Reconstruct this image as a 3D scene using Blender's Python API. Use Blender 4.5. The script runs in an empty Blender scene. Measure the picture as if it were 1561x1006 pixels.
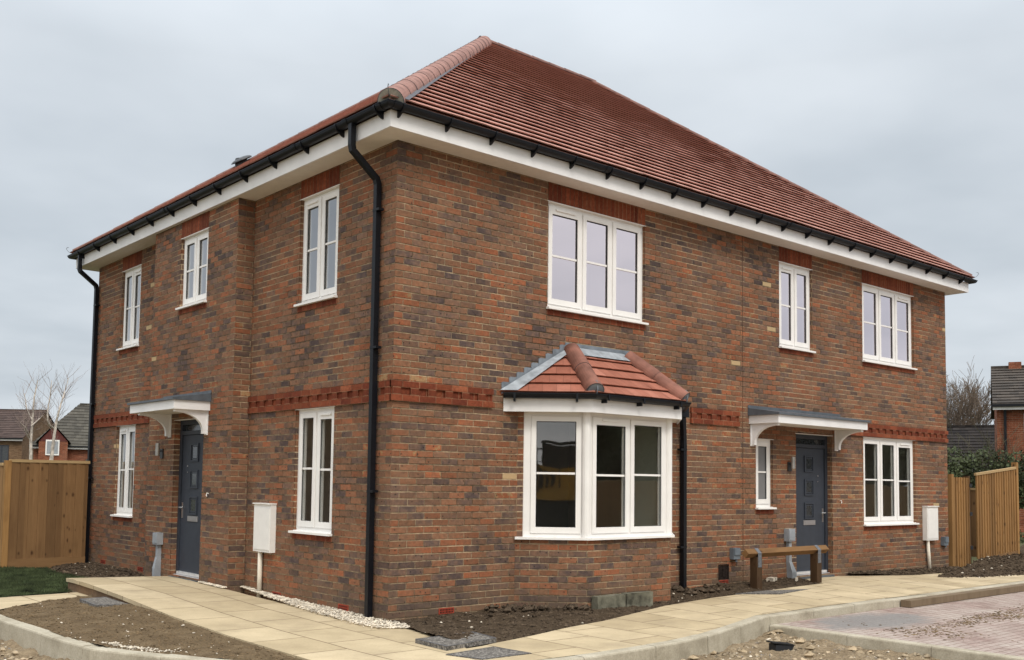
import bpy, math, random
from mathutils import Vector, noise
random.seed(7)
C = bpy.context.scene.collection
V = Vector
R = math.radians

# ------------------------------------------------------------------ materials
class NT:
    """tiny node-tree helper"""
    def __init__(s, name, rough=0.8, spec=0.3, metal=0.0):
        s.m = bpy.data.materials.new(name); s.m.use_nodes = True
        s.t = s.m.node_tree; s.n = s.t.nodes; s.l = s.t.links
        s.b = s.n['Principled BSDF']
        s.b.inputs['Roughness'].default_value = rough
        s.b.inputs['Specular IOR Level'].default_value = spec
        s.b.inputs['Metallic'].default_value = metal
    def put(s, sock, v):
        if isinstance(v, bpy.types.NodeSocket): s.l.new(v, sock)
        else: sock.default_value = v
    def node(s, typ, **kw):
        n = s.n.new(typ)
        for k, v in kw.items(): setattr(n, k, v)
        return n
    def math(s, op, a, b=0.0, c=0.0, clamp=False):
        n = s.node('ShaderNodeMath', operation=op); n.use_clamp = clamp
        s.put(n.inputs[0], a); s.put(n.inputs[1], b); s.put(n.inputs[2], c)
        return n.outputs[0]
    def uv(s):
        return s.node('ShaderNodeUVMap').outputs[0]
    def obj(s):
        return s.node('ShaderNodeTexCoord').outputs['Object']
    def sep(s, v):
        n = s.node('ShaderNodeSeparateXYZ'); s.l.new(v, n.inputs[0]); return n.outputs
    def comb(s, x=0.0, y=0.0, z=0.0):
        n = s.node('ShaderNodeCombineXYZ')
        s.put(n.inputs[0], x); s.put(n.inputs[1], y); s.put(n.inputs[2], z); return n.outputs[0]
    def noise(s, vec, scale, detail=3.0, rough=0.55, col=False):
        n = s.node('ShaderNodeTexNoise'); s.put(n.inputs['Vector'], vec)
        n.inputs['Scale'].default_value = scale; n.inputs['Detail'].default_value = detail
        n.inputs['Roughness'].default_value = rough
        return n.outputs['Color' if col else 'Fac']
    def white(s, vec, col=False):
        n = s.node('ShaderNodeTexWhiteNoise'); n.noise_dimensions = '3D'; s.put(n.inputs['Vector'], vec)
        return n.outputs['Color' if col else 'Value']
    def ramp(s, fac, stops, interp='LINEAR'):
        n = s.node('ShaderNodeValToRGB'); r = n.color_ramp; r.interpolation = interp
        while len(r.elements) < len(stops): r.elements.new(0.5)
        for e, (p, c) in zip(r.elements, stops):
            e.position = p; e.color = (*c, 1) if len(c) == 3 else c
        s.put(n.inputs[0], fac); return n.outputs[0]
    def mr(s, v, a, b, c=0.0, d=1.0, smooth=False):
        n = s.node('ShaderNodeMapRange'); n.interpolation_type = 'SMOOTHSTEP' if smooth else 'LINEAR'
        s.put(n.inputs[0], v)
        for i, x in enumerate((a, b, c, d)): s.put(n.inputs[i + 1], x)
        return n.outputs[0]
    def mix(s, f, a, b, blend='MIX'):
        n = s.node('ShaderNodeMix', data_type='RGBA', blend_type=blend)
        s.put(n.inputs[0], f)
        for i, x in ((6, a), (7, b)):
            s.put(n.inputs[i], x if isinstance(x, bpy.types.NodeSocket) else (*x, 1))
        return n.outputs[2]
    def bump(s, h, strength=0.5, dist=0.01):
        n = s.node('ShaderNodeBump'); n.inputs['Strength'].default_value = strength
        n.inputs['Distance'].default_value = dist; s.put(n.inputs['Height'], h)
        s.l.new(n.outputs[0], s.b.inputs['Normal'])
    def col(s, c):
        s.put(s.b.inputs['Base Color'], c if isinstance(c, bpy.types.NodeSocket) else (*c, 1))

def simple(name, col, rough=0.6, spec=0.4, metal=0.0, var=0.08, scale=9.0, bump=0.0, bscale=60):
    t = NT(name, rough, spec, metal); o = t.obj()
    n = t.noise(o, scale, 5)
    d = tuple(c * (1 - var * 2) for c in col); l = tuple(min(1, c * (1 + var * 2)) for c in col)
    t.col(t.ramp(n, [(0.3, d), (0.7, l)]))
    if bump: t.bump(t.noise(o, bscale, 4), bump, 0.004)
    return t.m

def brick_mat(name, stops, mortar, bw=0.225, bh=0.075, stagger=True, gap=0.0048, patch=0.16, pits=True, bond=0.5, mstr=0.6, dirt=False):
    t = NT(name, 0.9, 0.15)
    uvv = t.uv()
    wob = t.noise(uvv, 7.0, 3, 0.6, col=True)
    wn = t.node('ShaderNodeVectorMath', operation='MULTIPLY_ADD')
    t.l.new(wob, wn.inputs[0]); wn.inputs[1].default_value = (0.007, 0.006, 0); t.l.new(uvv, wn.inputs[2])
    x, y, _ = t.sep(wn.outputs[0])
    y = t.math('SUBTRACT', y, 0.003); x = t.math('SUBTRACT', x, 0.0035)
    row = t.math('FLOOR', t.math('DIVIDE', y, bh))
    rj = t.white(t.comb(row, 3.3, 1.7))
    if stagger:
        off = t.math('MULTIPLY', t.math('MODULO', t.math('ADD', row, 400.0), 2.0), bw * bond)
        x = t.math('ADD', x, off)
    cx = t.math('DIVIDE', t.math('ADD', x, 90.0 * bw), bw)
    ci = t.math('FLOOR', cx)
    fu = t.math('MULTIPLY', t.math('FRACT', cx), bw)
    fv = t.math('MULTIPLY', t.math('FRACT', t.math('ADD', t.math('DIVIDE', y, bh), 400.0)), bh)
    du = t.math('MINIMUM', fu, t.math('SUBTRACT', bw, fu))
    dv = t.math('MINIMUM', fv, t.math('SUBTRACT', bh, fv))
    idv = t.comb(ci, row, 0.0)
    wv = t.white(idv); wc = t.white(t.comb(ci, row, 5.0))
    edge = t.math('MINIMUM', t.math('ADD', du, 0.0012 if stagger else 0.0), dv)
    rag = t.math('MULTIPLY', t.math('SUBTRACT', t.noise(uvv, 60, 2), 0.5), 0.006)
    edge = t.math('ADD', edge, rag)
    mask = t.mr(edge, gap - 0.0012, gap + 0.0016, smooth=True)
    big = t.noise(uvv, 0.55, 2)
    med = t.noise(uvv, 8.0, 4, 0.65)
    sel = t.math('ADD', t.math('ADD', t.math('MULTIPLY', t.math('SUBTRACT', wv, 0.5), 0.82), 0.5), t.math('ADD', t.math('MULTIPLY', t.math('SUBTRACT', big, 0.5), patch * 4), t.math('MULTIPLY', t.math('SUBTRACT', med, 0.5), 0.9)), clamp=True)
    base = t.ramp(sel, stops)
    fine = t.noise(uvv, 26, 5, 0.7)
    base = t.mix(1.0, base, t.ramp(fine, [(0.25, (0.62, 0.62, 0.63)), (0.75, (1.34, 1.33, 1.3))]), 'MULTIPLY')
    base = t.mix(1.0, base, t.ramp(wc, [(0.0, (0.82, 0.82, 0.82)), (1.0, (1.15, 1.15, 1.15))]), 'MULTIPLY')
    if pits:
        vor = t.node('ShaderNodeTexVoronoi'); vor.feature = 'F1'; vor.voronoi_dimensions = '2D'; t.l.new(uvv, vor.inputs['Vector']); vor.inputs['Scale'].default_value = 14
        pitm = t.math('MULTIPLY', t.math('LESS_THAN', vor.outputs['Distance'], 0.12),
                      t.math('GREATER_THAN', t.sep(vor.outputs['Color'])[0], 0.80))
        base = t.mix(t.math('MULTIPLY', pitm, 0.85), base, (0.02, 0.016, 0.016))
        cream = t.math('GREATER_THAN', wc, 0.9975)
        base = t.mix(t.math('MULTIPLY', cream, 0.8), base, (0.48, 0.36, 0.2))
    mn = t.mr(t.math('ADD', t.math('MULTIPLY', t.noise(uvv, 1.1, 3), 0.6), t.math('MULTIPLY', t.noise(uvv, 14, 4), 0.4)), 0.40, 0.62)
    mcol = t.mix(mn, tuple(c * 0.34 for c in mortar), tuple(c * 1.45 for c in mortar))
    colr = t.mix(mask, mcol, base)
    if dirt:
        bloom = t.math('MULTIPLY', t.mr(t.noise(uvv, 1.3, 5, 0.7), 0.56, 0.72), t.mr(t.noise(uvv, 11, 4, 0.7), 0.4, 0.7))
        colr = t.mix(t.math('MULTIPLY', bloom, 0.3), colr, (0.34, 0.29, 0.24))
        v = t.sep(uvv)[1]
        dm = t.math('MULTIPLY', t.mr(v, 0.42, 0.02), t.mr(t.noise(uvv, 3.0, 4), 0.3, 0.7))
        colr = t.mix(t.math('MULTIPLY', dm, 0.55), colr, (0.16, 0.115, 0.07))
    t.col(colr)
    h = t.math('ADD', t.math('MULTIPLY', mask, 1.0), t.math('MULTIPLY', fine, 0.45))
    t.bump(h, mstr, 0.008)
    return t.m

M = {}
WALLSTOPS = [(0.0, (0.078, 0.056, 0.053)), (0.10, (0.108, 0.074, 0.063)), (0.24, (0.152, 0.093, 0.068)), (0.42, (0.188, 0.104, 0.066)),
             (0.60, (0.213, 0.108, 0.063)), (0.77, (0.23, 0.10, 0.056)), (0.90, (0.258, 0.097, 0.05)), (0.97, (0.285, 0.096, 0.045)), (1.0, (0.29, 0.175, 0.09))]
M['brick'] = brick_mat('multi_stock_brick', WALLSTOPS, (0.36, 0.275, 0.18), dirt=True, gap=0.0064)
REDS = [(0.0, (0.125, 0.032, 0.018)), (0.4, (0.17, 0.044, 0.022)), (0.75, (0.21, 0.058, 0.028)), (1.0, (0.26, 0.088, 0.044))]
M['red_brick'] = brick_mat('red_trim_brick', REDS, (0.26, 0.13, 0.075), pits=False, patch=0.05)
M['red_soldier'] = brick_mat('red_soldier_brick', REDS, (0.24, 0.12, 0.07), bw=0.075, bh=0.225, stagger=False, pits=False, patch=0.05)
M['red_header'] = brick_mat('red_header_brick', REDS, (0.24, 0.12, 0.07), bw=0.1125, bh=0.075, stagger=False, pits=False, patch=0.05)
M['far_brick'] = brick_mat('far_red_brick', [(0, (0.16, 0.05, 0.028)), (0.5, (0.21, 0.068, 0.036)), (1, (0.26, 0.09, 0.05))], (0.33, 0.24, 0.17), pits=False, patch=0.03)
M['brown_brick'] = brick_mat('far_brown_brick', [(0, (0.13, 0.075, 0.045)), (0.5, (0.17, 0.105, 0.062)), (1, (0.2, 0.13, 0.08))], (0.24, 0.18, 0.12), pits=False, patch=0.03)

def tile_mat(name, stops, lichen=0.0, w=0.165, g=0.2, sheen=0.3, lcol=(0.4, 0.38, 0.33)):
    t = NT(name, 0.75, sheen); uvv = t.uv(); x, y, _ = t.sep(uvv)
    row = t.math('FLOOR', t.math('DIVIDE', y, g))
    off = t.math('MULTIPLY', t.math('MODULO', row, 2.0), w * .5)
    cx = t.math('DIVIDE', t.math('ADD', t.math('ADD', x, off), 90 * w), w); ci = t.math('FLOOR', cx)
    wv = t.white(t.comb(ci, row, 0.0))
    c = t.ramp(wv, stops)
    n = t.noise(uvv, 12, 5, 0.7)
    c = t.mix(1.0, c, t.ramp(n, [(0.3, (0.84, 0.84, 0.84)), (0.7, (1.15, 1.15, 1.15))]), 'MULTIPLY')
    fu = t.math('FRACT', cx); e = t.math('MINIMUM', fu, t.math('SUBTRACT', 1.0, fu))
    j = t.mr(e, 0.008, 0.02)
    c = t.mix(j, t.mix(0.45, (0.05, 0.022, 0.016), c), c)
    if lichen:
        l = t.math('GREATER_THAN', t.noise(uvv, 7, 6, 0.8), 1 - lichen)
        c = t.mix(t.math('MULTIPLY', l, 0.8), c, lcol)
    t.col(c); t.bump(t.math('ADD', t.math('MULTIPLY', j, 0.5), n), 0.35, 0.006)
    return t.m
ROOFST = [(0, (0.36, 0.17, 0.132)), (0.5, (0.41, 0.202, 0.158)), (1, (0.455, 0.24, 0.192))]
M['tile'] = tile_mat('terracotta_tile', ROOFST)
M['bay_tile'] = tile_mat('bay_terracotta_tile', [(0, (0.27, 0.095, 0.06)), (0.5, (0.33, 0.122, 0.08)), (1, (0.38, 0.155, 0.108))])
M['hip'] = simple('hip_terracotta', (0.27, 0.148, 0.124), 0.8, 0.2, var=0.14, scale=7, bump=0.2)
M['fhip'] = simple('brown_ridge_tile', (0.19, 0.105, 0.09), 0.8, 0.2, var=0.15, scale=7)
M['bay_hip'] = simple('bay_hip_terracotta', (0.20, 0.088, 0.064), 0.75, 0.3, var=0.22, scale=5, bump=0.2)
M['slate'] = tile_mat('dark_roof_tile', [(0, (0.016, 0.014, 0.014)), (1, (0.034, 0.029, 0.027))], 0.27, 0.33, 0.3, sheen=.1)
M['mossy'] = tile_mat('mossy_roof_tile', [(0, (0.035, 0.028, 0.023)), (1, (0.07, 0.056, 0.045))], 0.33, 0.33, 0.3, lcol=(0.28, 0.2, 0.09))
M['greyroof'] = tile_mat('grey_roof_tile', [(0, (0.05, 0.046, 0.038)), (1, (0.09, 0.083, 0.068))], 0.28, 0.33, 0.32)
M['brownroof'] = tile_mat('brown_roof_tile', [(0, (0.05, 0.032, 0.027)), (1, (0.085, 0.056, 0.047))], 0.26, 0.33, 0.32)
M['black'] = simple('black_gutter_plastic', (0.005, 0.006, 0.009), 0.42, 0.28, var=0.1)
M['upvc'] = simple('white_upvc', (0.79, 0.775, 0.755), 0.45, 0.3, var=0.022, scale=3)
M['soffit'] = simple('white_soffit_board', (0.74, 0.70, 0.64), 0.6, 0.3, var=0.02)
M['fascia'] = simple('white_fascia_board', (0.77, 0.765, 0.765), 0.5, 0.3, var=0.045, scale=2.2)
M['seal'] = simple('dark_rubber_seal', (0.02, 0.022, 0.026), 0.6, 0.3)
M['door'] = simple('slate_blue_door_paint', (0.036, 0.043, 0.058), 0.5, 0.3, var=0.05, bump=0.08, bscale=90)
M['doorframe'] = simple('slate_blue_door_frame', (0.029, 0.035, 0.048), 0.5, 0.4, var=0.05)
M['chrome'] = simple('brushed_chrome', (0.62, 0.62, 0.62), 0.28, 0.5, 0.9, var=0.03)
M['sill_metal'] = simple('mill_finish_threshold', (0.62, 0.62, 0.63), 0.35, 0.5, 0.25, var=0.04)
M['silver'] = simple('silver_letterplate', (0.42, 0.41, 0.42), 0.4, 0.5, 0.7, var=0.03)
M['lead'] = simple('lead_sheet', (0.18, 0.205, 0.235), 0.5, 0.45, 0.15, var=0.2, scale=6, bump=0.25, bscale=20)
M['leadlight'] = simple('lit_tone_lead', (0.32, 0.35, 0.38), 0.5, 0.45, 0.1, var=0.16, scale=8, bump=0.25, bscale=20)  # paler copy of the lead; light on the apron painted into its colour
M['grp'] = simple('grey_canopy_roof', (0.085, 0.098, 0.115), 0.45, 0.4, var=0.12)
M['cabinet'] = simple('white_meter_cabinet', (0.76, 0.745, 0.72), 0.5, 0.3, var=0.02)
M['pipecream'] = simple('cream_service_pipe', (0.68, 0.62, 0.52), 0.5, 0.3, var=0.05)
M['greyplastic'] = simple('grey_duct_plastic', (0.28, 0.30, 0.325), 0.5, 0.35, var=0.08)
M['darkgreybox'] = simple('grey_socket_plastic', (0.13, 0.155, 0.18), 0.5, 0.35, var=0.1)
M['darkmetal'] = simple('dark_lamp_metal', (0.05, 0.05, 0.053), 0.4, 0.4, 0.4)
M['alu'] = simple('silver_lamp_metal', (0.4, 0.39, 0.37), 0.35, 0.5, 0.6)
M['galv'] = simple('galvanised_strap', (0.14, 0.15, 0.17), 0.6, 0.4, 0.3, var=0.15, scale=30)
M['membrane'] = simple('dark_hip_membrane', (0.10, 0.10, 0.115), 0.7, 0.2)
M['mortar'] = simple('hip_mortar', (0.24, 0.235, 0.2), 0.9, 0.1, var=0.15, scale=20, bump=0.5)
M['plaster'] = simple('room_plaster', (0.72, 0.70, 0.66), 0.9, 0.1, var=0.01)
M['green_plaster'] = simple('pale_green_plaster', (0.76, 0.8, 0.7), 0.9, 0.1, var=0.01)
M['floorint'] = simple('room_floor', (0.28, 0.24, 0.2), 0.9, 0.1)
M['joint'] = simple('brown_sealant', (0.10, 0.066, 0.045), 0.9, 0.1)

def wood_mat(name, a, b, board=0.12, horiz=False, knots=True):
    t = NT(name, 0.8, 0.2); uvv = t.uv(); x, y, _ = t.sep(uvv)
    u, v = (y, x) if horiz else (x, y)
    bi = t.math('FLOOR', t.math('DIVIDE', u, board))
    w = t.white(t.comb(bi, 2.0, 0.0))
    st = t.comb(t.math('MULTIPLY', u, 55.0), t.math('MULTIPLY', v, 3.0), t.math('MULTIPLY', w, 30.0))
    g = t.noise(st, 1.0, 4, 0.6)
    c = t.mix(g, a, b)
    c = t.mix(1.0, c, t.ramp(w, [(0, (0.72, 0.70, 0.68)), (1, (1.2, 1.18, 1.12))]), 'MULTIPLY')
    blot = t.noise(t.comb(t.math('MULTIPLY', u, 3.0), t.math('MULTIPLY', v, 1.2), w), 1.6, 3)
    c = t.mix(t.mr(blot, 0.5, 0.75, 0, 0.4), c, tuple(q * 0.6 for q in a))
    if knots:
        vor = t.node('ShaderNodeTexVoronoi'); vor.voronoi_dimensions = '2D'; t.l.new(t.comb(t.math('ADD', t.math('MULTIPLY', u, 1.7), t.math('MULTIPLY', w, 13.0)), v, 0.0), vor.inputs['Vector']); vor.inputs['Scale'].default_value = 5.0
        k = t.math('MULTIPLY', t.mr(t.math('ADD', vor.outputs['Distance'], t.math('MULTIPLY', t.sep(vor.outputs['Color'])[0], 0.09)), 0.27, 0.08), t.math('GREATER_THAN', t.sep(vor.outputs['Color'])[1], 0.76))
        c = t.mix(t.math('MULTIPLY', k, 0.85), c, (0.05, 0.022, 0.01))
    t.col(c); t.bump(g, 0.3, 0.004)
    return t.m
M['fence'] = wood_mat('fence_timber', (0.22, 0.115, 0.042), (0.36, 0.21, 0.085))
M['fenceweather'] = wood_mat('weathered_fence_timber', (0.17, 0.09, 0.04), (0.28, 0.168, 0.08))
M['fencecap'] = wood_mat('pale_capping_timber', (0.42, 0.29, 0.14), (0.58, 0.42, 0.23), knots=False)
M['rail'] = wood_mat('knee_rail_timber', (0.14, 0.072, 0.03), (0.27, 0.155, 0.068), board=5)
M['raildark'] = wood_mat('knee_rail_post_timber', (0.05, 0.028, 0.015), (0.11, 0.064, 0.032), board=5)
M['sleeper'] = wood_mat('shuttering_timber', (0.12, 0.085, 0.052), (0.28, 0.215, 0.15), board=5, knots=False)

def flags():
    t = NT('buff_paving_flags', 0.85, 0.2); uvv = t.uv(); x, y, _ = t.sep(uvv)
    W, H = 0.583, 0.75
    col = t.math('FLOOR', t.math('DIVIDE', x, W)); fu = t.math('MULTIPLY', t.math('FRACT', t.math('ADD', t.math('DIVIDE', x, W), 50.0)), W)
    y2 = t.math('ADD', y, t.math('MULTIPLY', t.math('MODULO', t.math('ADD', col, 50.0), 2.0), H * 0.45))
    row = t.math('FLOOR', t.math('DIVIDE', y2, H)); fv = t.math('MULTIPLY', t.math('FRACT', t.math('ADD', t.math('DIVIDE', y2, H), 50.0)), H)
    e = t.math('MINIMUM', t.math('MINIMUM', fu, t.math('SUBTRACT', W, fu)), t.math('MINIMUM', fv, t.math('SUBTRACT', H, fv)))
    e = t.math('ADD', e, t.math('MULTIPLY', t.math('SUBTRACT', t.noise(uvv, 30, 3), 0.5), 0.006))
    j = t.mr(e, 0.004, 0.009)
    w = t.white(t.comb(col, row, 0.0))
    c = t.ramp(w, [(0, (0.44, 0.355, 0.228)), (0.5, (0.49, 0.40, 0.262)), (1, (0.54, 0.445, 0.298))])
    n1 = t.noise(uvv, 1.6, 5, 0.65); n2 = t.noise(uvv, 45, 4, 0.7)
    c = t.mix(1.0, c, t.ramp(n1, [(0.3, (0.8, 0.79, 0.77)), (0.7, (1.1, 1.1, 1.1))]), 'MULTIPLY')
    c = t.mix(1.0, c, t.ramp(n2, [(0.25, (0.9, 0.9, 0.9)), (0.75, (1.08, 1.08, 1.08))]), 'MULTIPLY')
    sp = t.math('GREATER_THAN', t.noise(uvv, 22, 6, 0.75), 0.70)
    c = t.mix(t.math('MULTIPLY', sp, 0.5), c, (0.2, 0.14, 0.08))
    st = t.mr(t.noise(uvv, 1.1, 7, 0.75), 0.50, 0.68, 0, 0.5)
    c = t.mix(st, c, (0.3, 0.24, 0.165))
    c = t.mix(j, (0.12, 0.08, 0.045), c)
    t.col(c); t.bump(t.math('ADD', j, t.math('MULTIPLY', n2, 0.3)), 0.4, 0.004)
    return t.m
M['flags'] = flags()

def soil_mat(name, a, b, c3, scale=5.0, bs=0.8):
    t = NT(name, 0.95, 0.1); o = t.obj()
    n = t.noise(o, scale, 8, 0.7); n2 = t.noise(o, scale * 9, 6, 0.75)
    c = t.ramp(n, [(0.3, a), (0.55, b), (0.75, c3)])
    c = t.mix(1.0, c, t.ramp(n2, [(0.3, (0.55, 0.55, 0.55)), (0.7, (1.4, 1.4, 1.4))]), 'MULTIPLY')
    t.col(c); t.bump(t.math('ADD', n2, t.math('MULTIPLY', n, 0.6)), bs, 0.03)
    return t.m
M['soil'] = soil_mat('bare_brown_soil', (0.11, 0.077, 0.045), (0.17, 0.122, 0.072), (0.235, 0.175, 0.108))
M['darksoil'] = soil_mat('dark_topsoil', (0.048, 0.034, 0.022), (0.085, 0.061, 0.04), (0.14, 0.102, 0.067), 8)
M['hardcore'] = soil_mat('sandy_hardcore', (0.17, 0.125, 0.078), (0.28, 0.215, 0.14), (0.38, 0.31, 0.22), 4)
M['ground'] = soil_mat('far_ground', (0.05, 0.055, 0.025), (0.08, 0.08, 0.04), (0.12, 0.10, 0.06), 0.6, 0.3)
M['stone'] = simple('pale_stone', (0.56, 0.5, 0.41), 0.85, 0.2, var=0.3, scale=14)
M['greystone'] = simple('tan_rubble_stone', (0.3, 0.24, 0.165), 0.9, 0.2, var=0.35, scale=6, bump=0.5)
M['lump'] = simple('dry_clay_lump', (0.36, 0.28, 0.185), 0.95, 0.1, var=0.2, scale=9, bump=0.7, bscale=30)
M['chip'] = simple('grey_chipping', (0.23, 0.205, 0.19), 0.85, 0.2, var=0.5, scale=60)
M['clod'] = simple('soil_clod', (0.072, 0.053, 0.037), 0.95, 0.1, var=0.4, scale=12, bump=0.6)
M['browncl'] = simple('brown_clod', (0.16, 0.113, 0.066), 0.95, 0.1, var=0.35, scale=12, bump=0.6)
M['conc'] = simple('concrete_block', (0.13, 0.125, 0.095), 0.9, 0.15, var=0.3, scale=9, bump=0.6, bscale=40)

def kerb_mat():
    t = NT('concrete_kerb', 0.9, 0.2); o = t.obj()
    n = t.noise(o, 2.2, 6, 0.7); n2 = t.noise(o, 60, 3)
    c = t.ramp(n, [(0.3, (0.27, 0.235, 0.175)), (0.5, (0.40, 0.36, 0.28)), (0.7, (0.48, 0.44, 0.355))])
    c = t.mix(1.0, c, t.ramp(n2, [(0.3, (0.85, 0.85, 0.85)), (0.7, (1.12, 1.12, 1.12))]), 'MULTIPLY')
    t.col(c); t.bump(n2, 0.3, 0.004); return t.m
M['kerb'] = kerb_mat()

def paving_mat():
    t = NT('dusty_red_block_paving', 0.9, 0.15); uvv = t.uv(); x, y, _ = t.sep(uvv)
    W, H = 0.2, 0.1
    row = t.math('FLOOR', t.math('DIVIDE', y, H))
    x2 = t.math('ADD', x, t.math('MULTIPLY', t.math('MODULO', t.math('ADD', row, 200.0), 2.0), W * 0.5))
    col = t.math('FLOOR', t.math('DIVIDE', x2, W))
    fu = t.math('MULTIPLY', t.math('FRACT', t.math('ADD', t.math('DIVIDE', x2, W), 200.0)), W)
    fv = t.math('MULTIPLY', t.math('FRACT', t.math('ADD', t.math('DIVIDE', y, H), 200.0)), H)
    e = t.math('MINIMUM', t.math('MINIMUM', fu, t.math('SUBTRACT', W, fu)), t.math('MINIMUM', fv, t.math('SUBTRACT', H, fv)))
    j = t.mr(e, 0.002, 0.007)
    w = t.white(t.comb(col, row, 0.0))
    c = t.ramp(w, [(0, (0.23, 0.16, 0.14)), (1, (0.32, 0.235, 0.21))])
    dust = t.mr(t.noise(uvv, 1.3, 6, 0.7), 0.32, 0.62)
    c = t.mix(t.math('MULTIPLY', dust, 0.92), c, (0.42, 0.36, 0.32))
    c = t.mix(j, (0.15, 0.09, 0.07), c)
    # a wet grey slurry patch by the kerb
    d = t.node('ShaderNodeVectorMath', operation='DISTANCE')
    sc = t.comb(t.math('MULTIPLY', t.math('SUBTRACT', x, 5.35), 0.62), t.math('MULTIPLY', t.math('SUBTRACT', y, -2.55), 1.25), 0.0)
    t.l.new(sc, d.inputs[0]); d.inputs[1].default_value = (0, 0, 0)
    dd = t.math('ADD', d.outputs['Value'], t.math('MULTIPLY', t.math('SUBTRACT', t.noise(uvv, 2.5, 5), 0.5), 0.9))
    c = t.mix(t.mr(dd, 0.72, 0.45, 0, 0.85), c, (0.21, 0.205, 0.20))
    mud = t.mr(t.noise(uvv, 2.2, 8, 0.8), 0.56, 0.64)
    c = t.mix(t.math('MULTIPLY', mud, 0.62), c, (0.17, 0.115, 0.088))
    c = t.mix(1.0, c, t.ramp(t.noise(uvv, 30, 5, 0.8), [(0.3, (0.72, 0.72, 0.72)), (0.7, (1.22, 1.22, 1.22))]), 'MULTIPLY')
    t.col(c); t.bump(t.math('ADD', j, t.noise(uvv, 40, 3)), 0.4, 0.004); return t.m
M['paving'] = paving_mat()

def cover_mat():
    t = NT('rough_recessed_cover', 0.85, 0.3); o = t.obj()
    n = t.noise(o, 38, 4, 0.8)
    t.col(t.ramp(n, [(0.36, (0.045, 0.042, 0.038)), (0.5, (0.13, 0.12, 0.108)), (0.66, (0.36, 0.33, 0.30))])); t.bump(n, 0.9, 0.01); return t.m
M['cover'] = cover_mat()

def glass_mat(name, fac, tint, through=(0.9, 0.92, 0.9)):
    m = bpy.data.materials.new(name); m.use_nodes = True; t = m.node_tree; t.nodes.clear()
    o = t.nodes.new('ShaderNodeOutputMaterial'); mx = t.nodes.new('ShaderNodeMixShader')
    a = t.nodes.new('ShaderNodeBsdfTransparent'); a.inputs[0].default_value = (*through, 1)
    g = t.nodes.new('ShaderNodeBsdfGlossy'); g.inputs[0].default_value = (*tint, 1); g.inputs['Roughness'].default_value = 0.015
    f = t.nodes.new('ShaderNodeFresnel')
    ge = t.nodes.new('ShaderNodeNewGeometry'); ior = t.nodes.new('ShaderNodeMapRange'); ior.inputs[3].default_value = 1.5; ior.inputs[4].default_value = 1 / 1.5
    t.links.new(ge.outputs['Backfacing'], ior.inputs[0]); t.links.new(ior.outputs[0], f.inputs[0])   # same fresnel from both sides of the pane
    ad = t.nodes.new('ShaderNodeMath'); ad.operation = 'ADD'; ad.inputs[1].default_value = fac; ad.use_clamp = True
    t.links.new(f.outputs[0], ad.inputs[0]); t.links.new(ad.outputs[0], mx.inputs[0])
    t.links.new(a.outputs[0], mx.inputs[1]); t.links.new(g.outputs[0], mx.inputs[2]); t.links.new(mx.outputs[0], o.inputs[0])
    # very slight waviness, as float glass in a sealed unit has
    nz = t.nodes.new('ShaderNodeTexNoise'); nz.inputs['Scale'].default_value = 1.4
    tc = t.nodes.new('ShaderNodeTexCoord'); t.links.new(tc.outputs['Object'], nz.inputs['Vector'])
    b = t.nodes.new('ShaderNodeBump'); b.inputs['Strength'].default_value = 0.12; b.inputs['Distance'].default_value = 0.02
    t.links.new(nz.outputs[0], b.inputs['Height']); t.links.new(b.outputs[0], g.inputs['Normal'])
    return m
M['glass'] = glass_mat('clear_window_glass', 0.13, (0.9, 0.9, 0.92))
M['glassside'] = glass_mat('side_window_glass', 0.33, (0.93, 0.92, 0.93))
M['glassup'] = glass_mat('bright_reflection_glass', 0.62, (0.99, 0.89, 0.94))  # extra mirror share and lilac tint put in to brighten the upper front panes
M['glassdark'] = simple('dark_obscure_glass', (0.035, 0.04, 0.045), 0.12, 0.6, var=0.3, scale=30)
M['frosted'] = simple('frosted_window_glass', (0.17, 0.17, 0.175), 0.4, 0.5, var=0.03)
M['leaf'] = simple('dark_hedge_leaf', (0.05, 0.062, 0.028), 0.7, 0.2, var=0.5, scale=1.5)
M['hedge2'] = simple('brown_green_hedge_twig', (0.07, 0.065, 0.04), 0.8, 0.2, var=0.4, scale=2)
M['dleaf'] = simple('evergreen_leaf', (0.03, 0.04, 0.02), 0.8, 0.2, var=0.4, scale=0.6)
M['grass'] = simple('lawn_grass_blade', (0.05, 0.066, 0.028), 0.7, 0.2, var=0.48, scale=3.5)
M['turf'] = soil_mat('turf_base', (0.02, 0.03, 0.012), (0.03, 0.045, 0.018), (0.05, 0.06, 0.028), 4, 0.5)
M['birch'] = simple('birch_bark', (0.46, 0.41, 0.36), 0.8, 0.2, var=0.25, scale=5)
M['twig'] = simple('brown_twig', (0.17, 0.13, 0.10), 0.9, 0.1, var=0.2)
M['birchtwig'] = simple('pale_birch_twig', (0.24, 0.19, 0.165), 0.9, 0.1, var=0.2)
M['digger'] = simple('yellow_machine_paint', (0.45, 0.24, 0.03), 0.45, 0.4, var=0.06)
M['rubber'] = simple('black_track_rubber', (0.015, 0.015, 0.015), 0.8, 0.2)
M['airbrick'] = simple('red_clay_airbrick', (0.30, 0.045, 0.022), 0.7, 0.3, var=0.15, scale=20)
M['hole'] = simple('dark_slot_lining', (0.02, 0.014, 0.012), 0.9, 0.1, var=0.3, scale=30)
M['render'] = simple('tan_render', (0.25, 0.185, 0.12), 0.9, 0.1, var=0.05)
M['cladding'] = simple('red_hung_tile', (0.11, 0.035, 0.03), 0.8, 0.2, var=0.15, scale=10)

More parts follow.
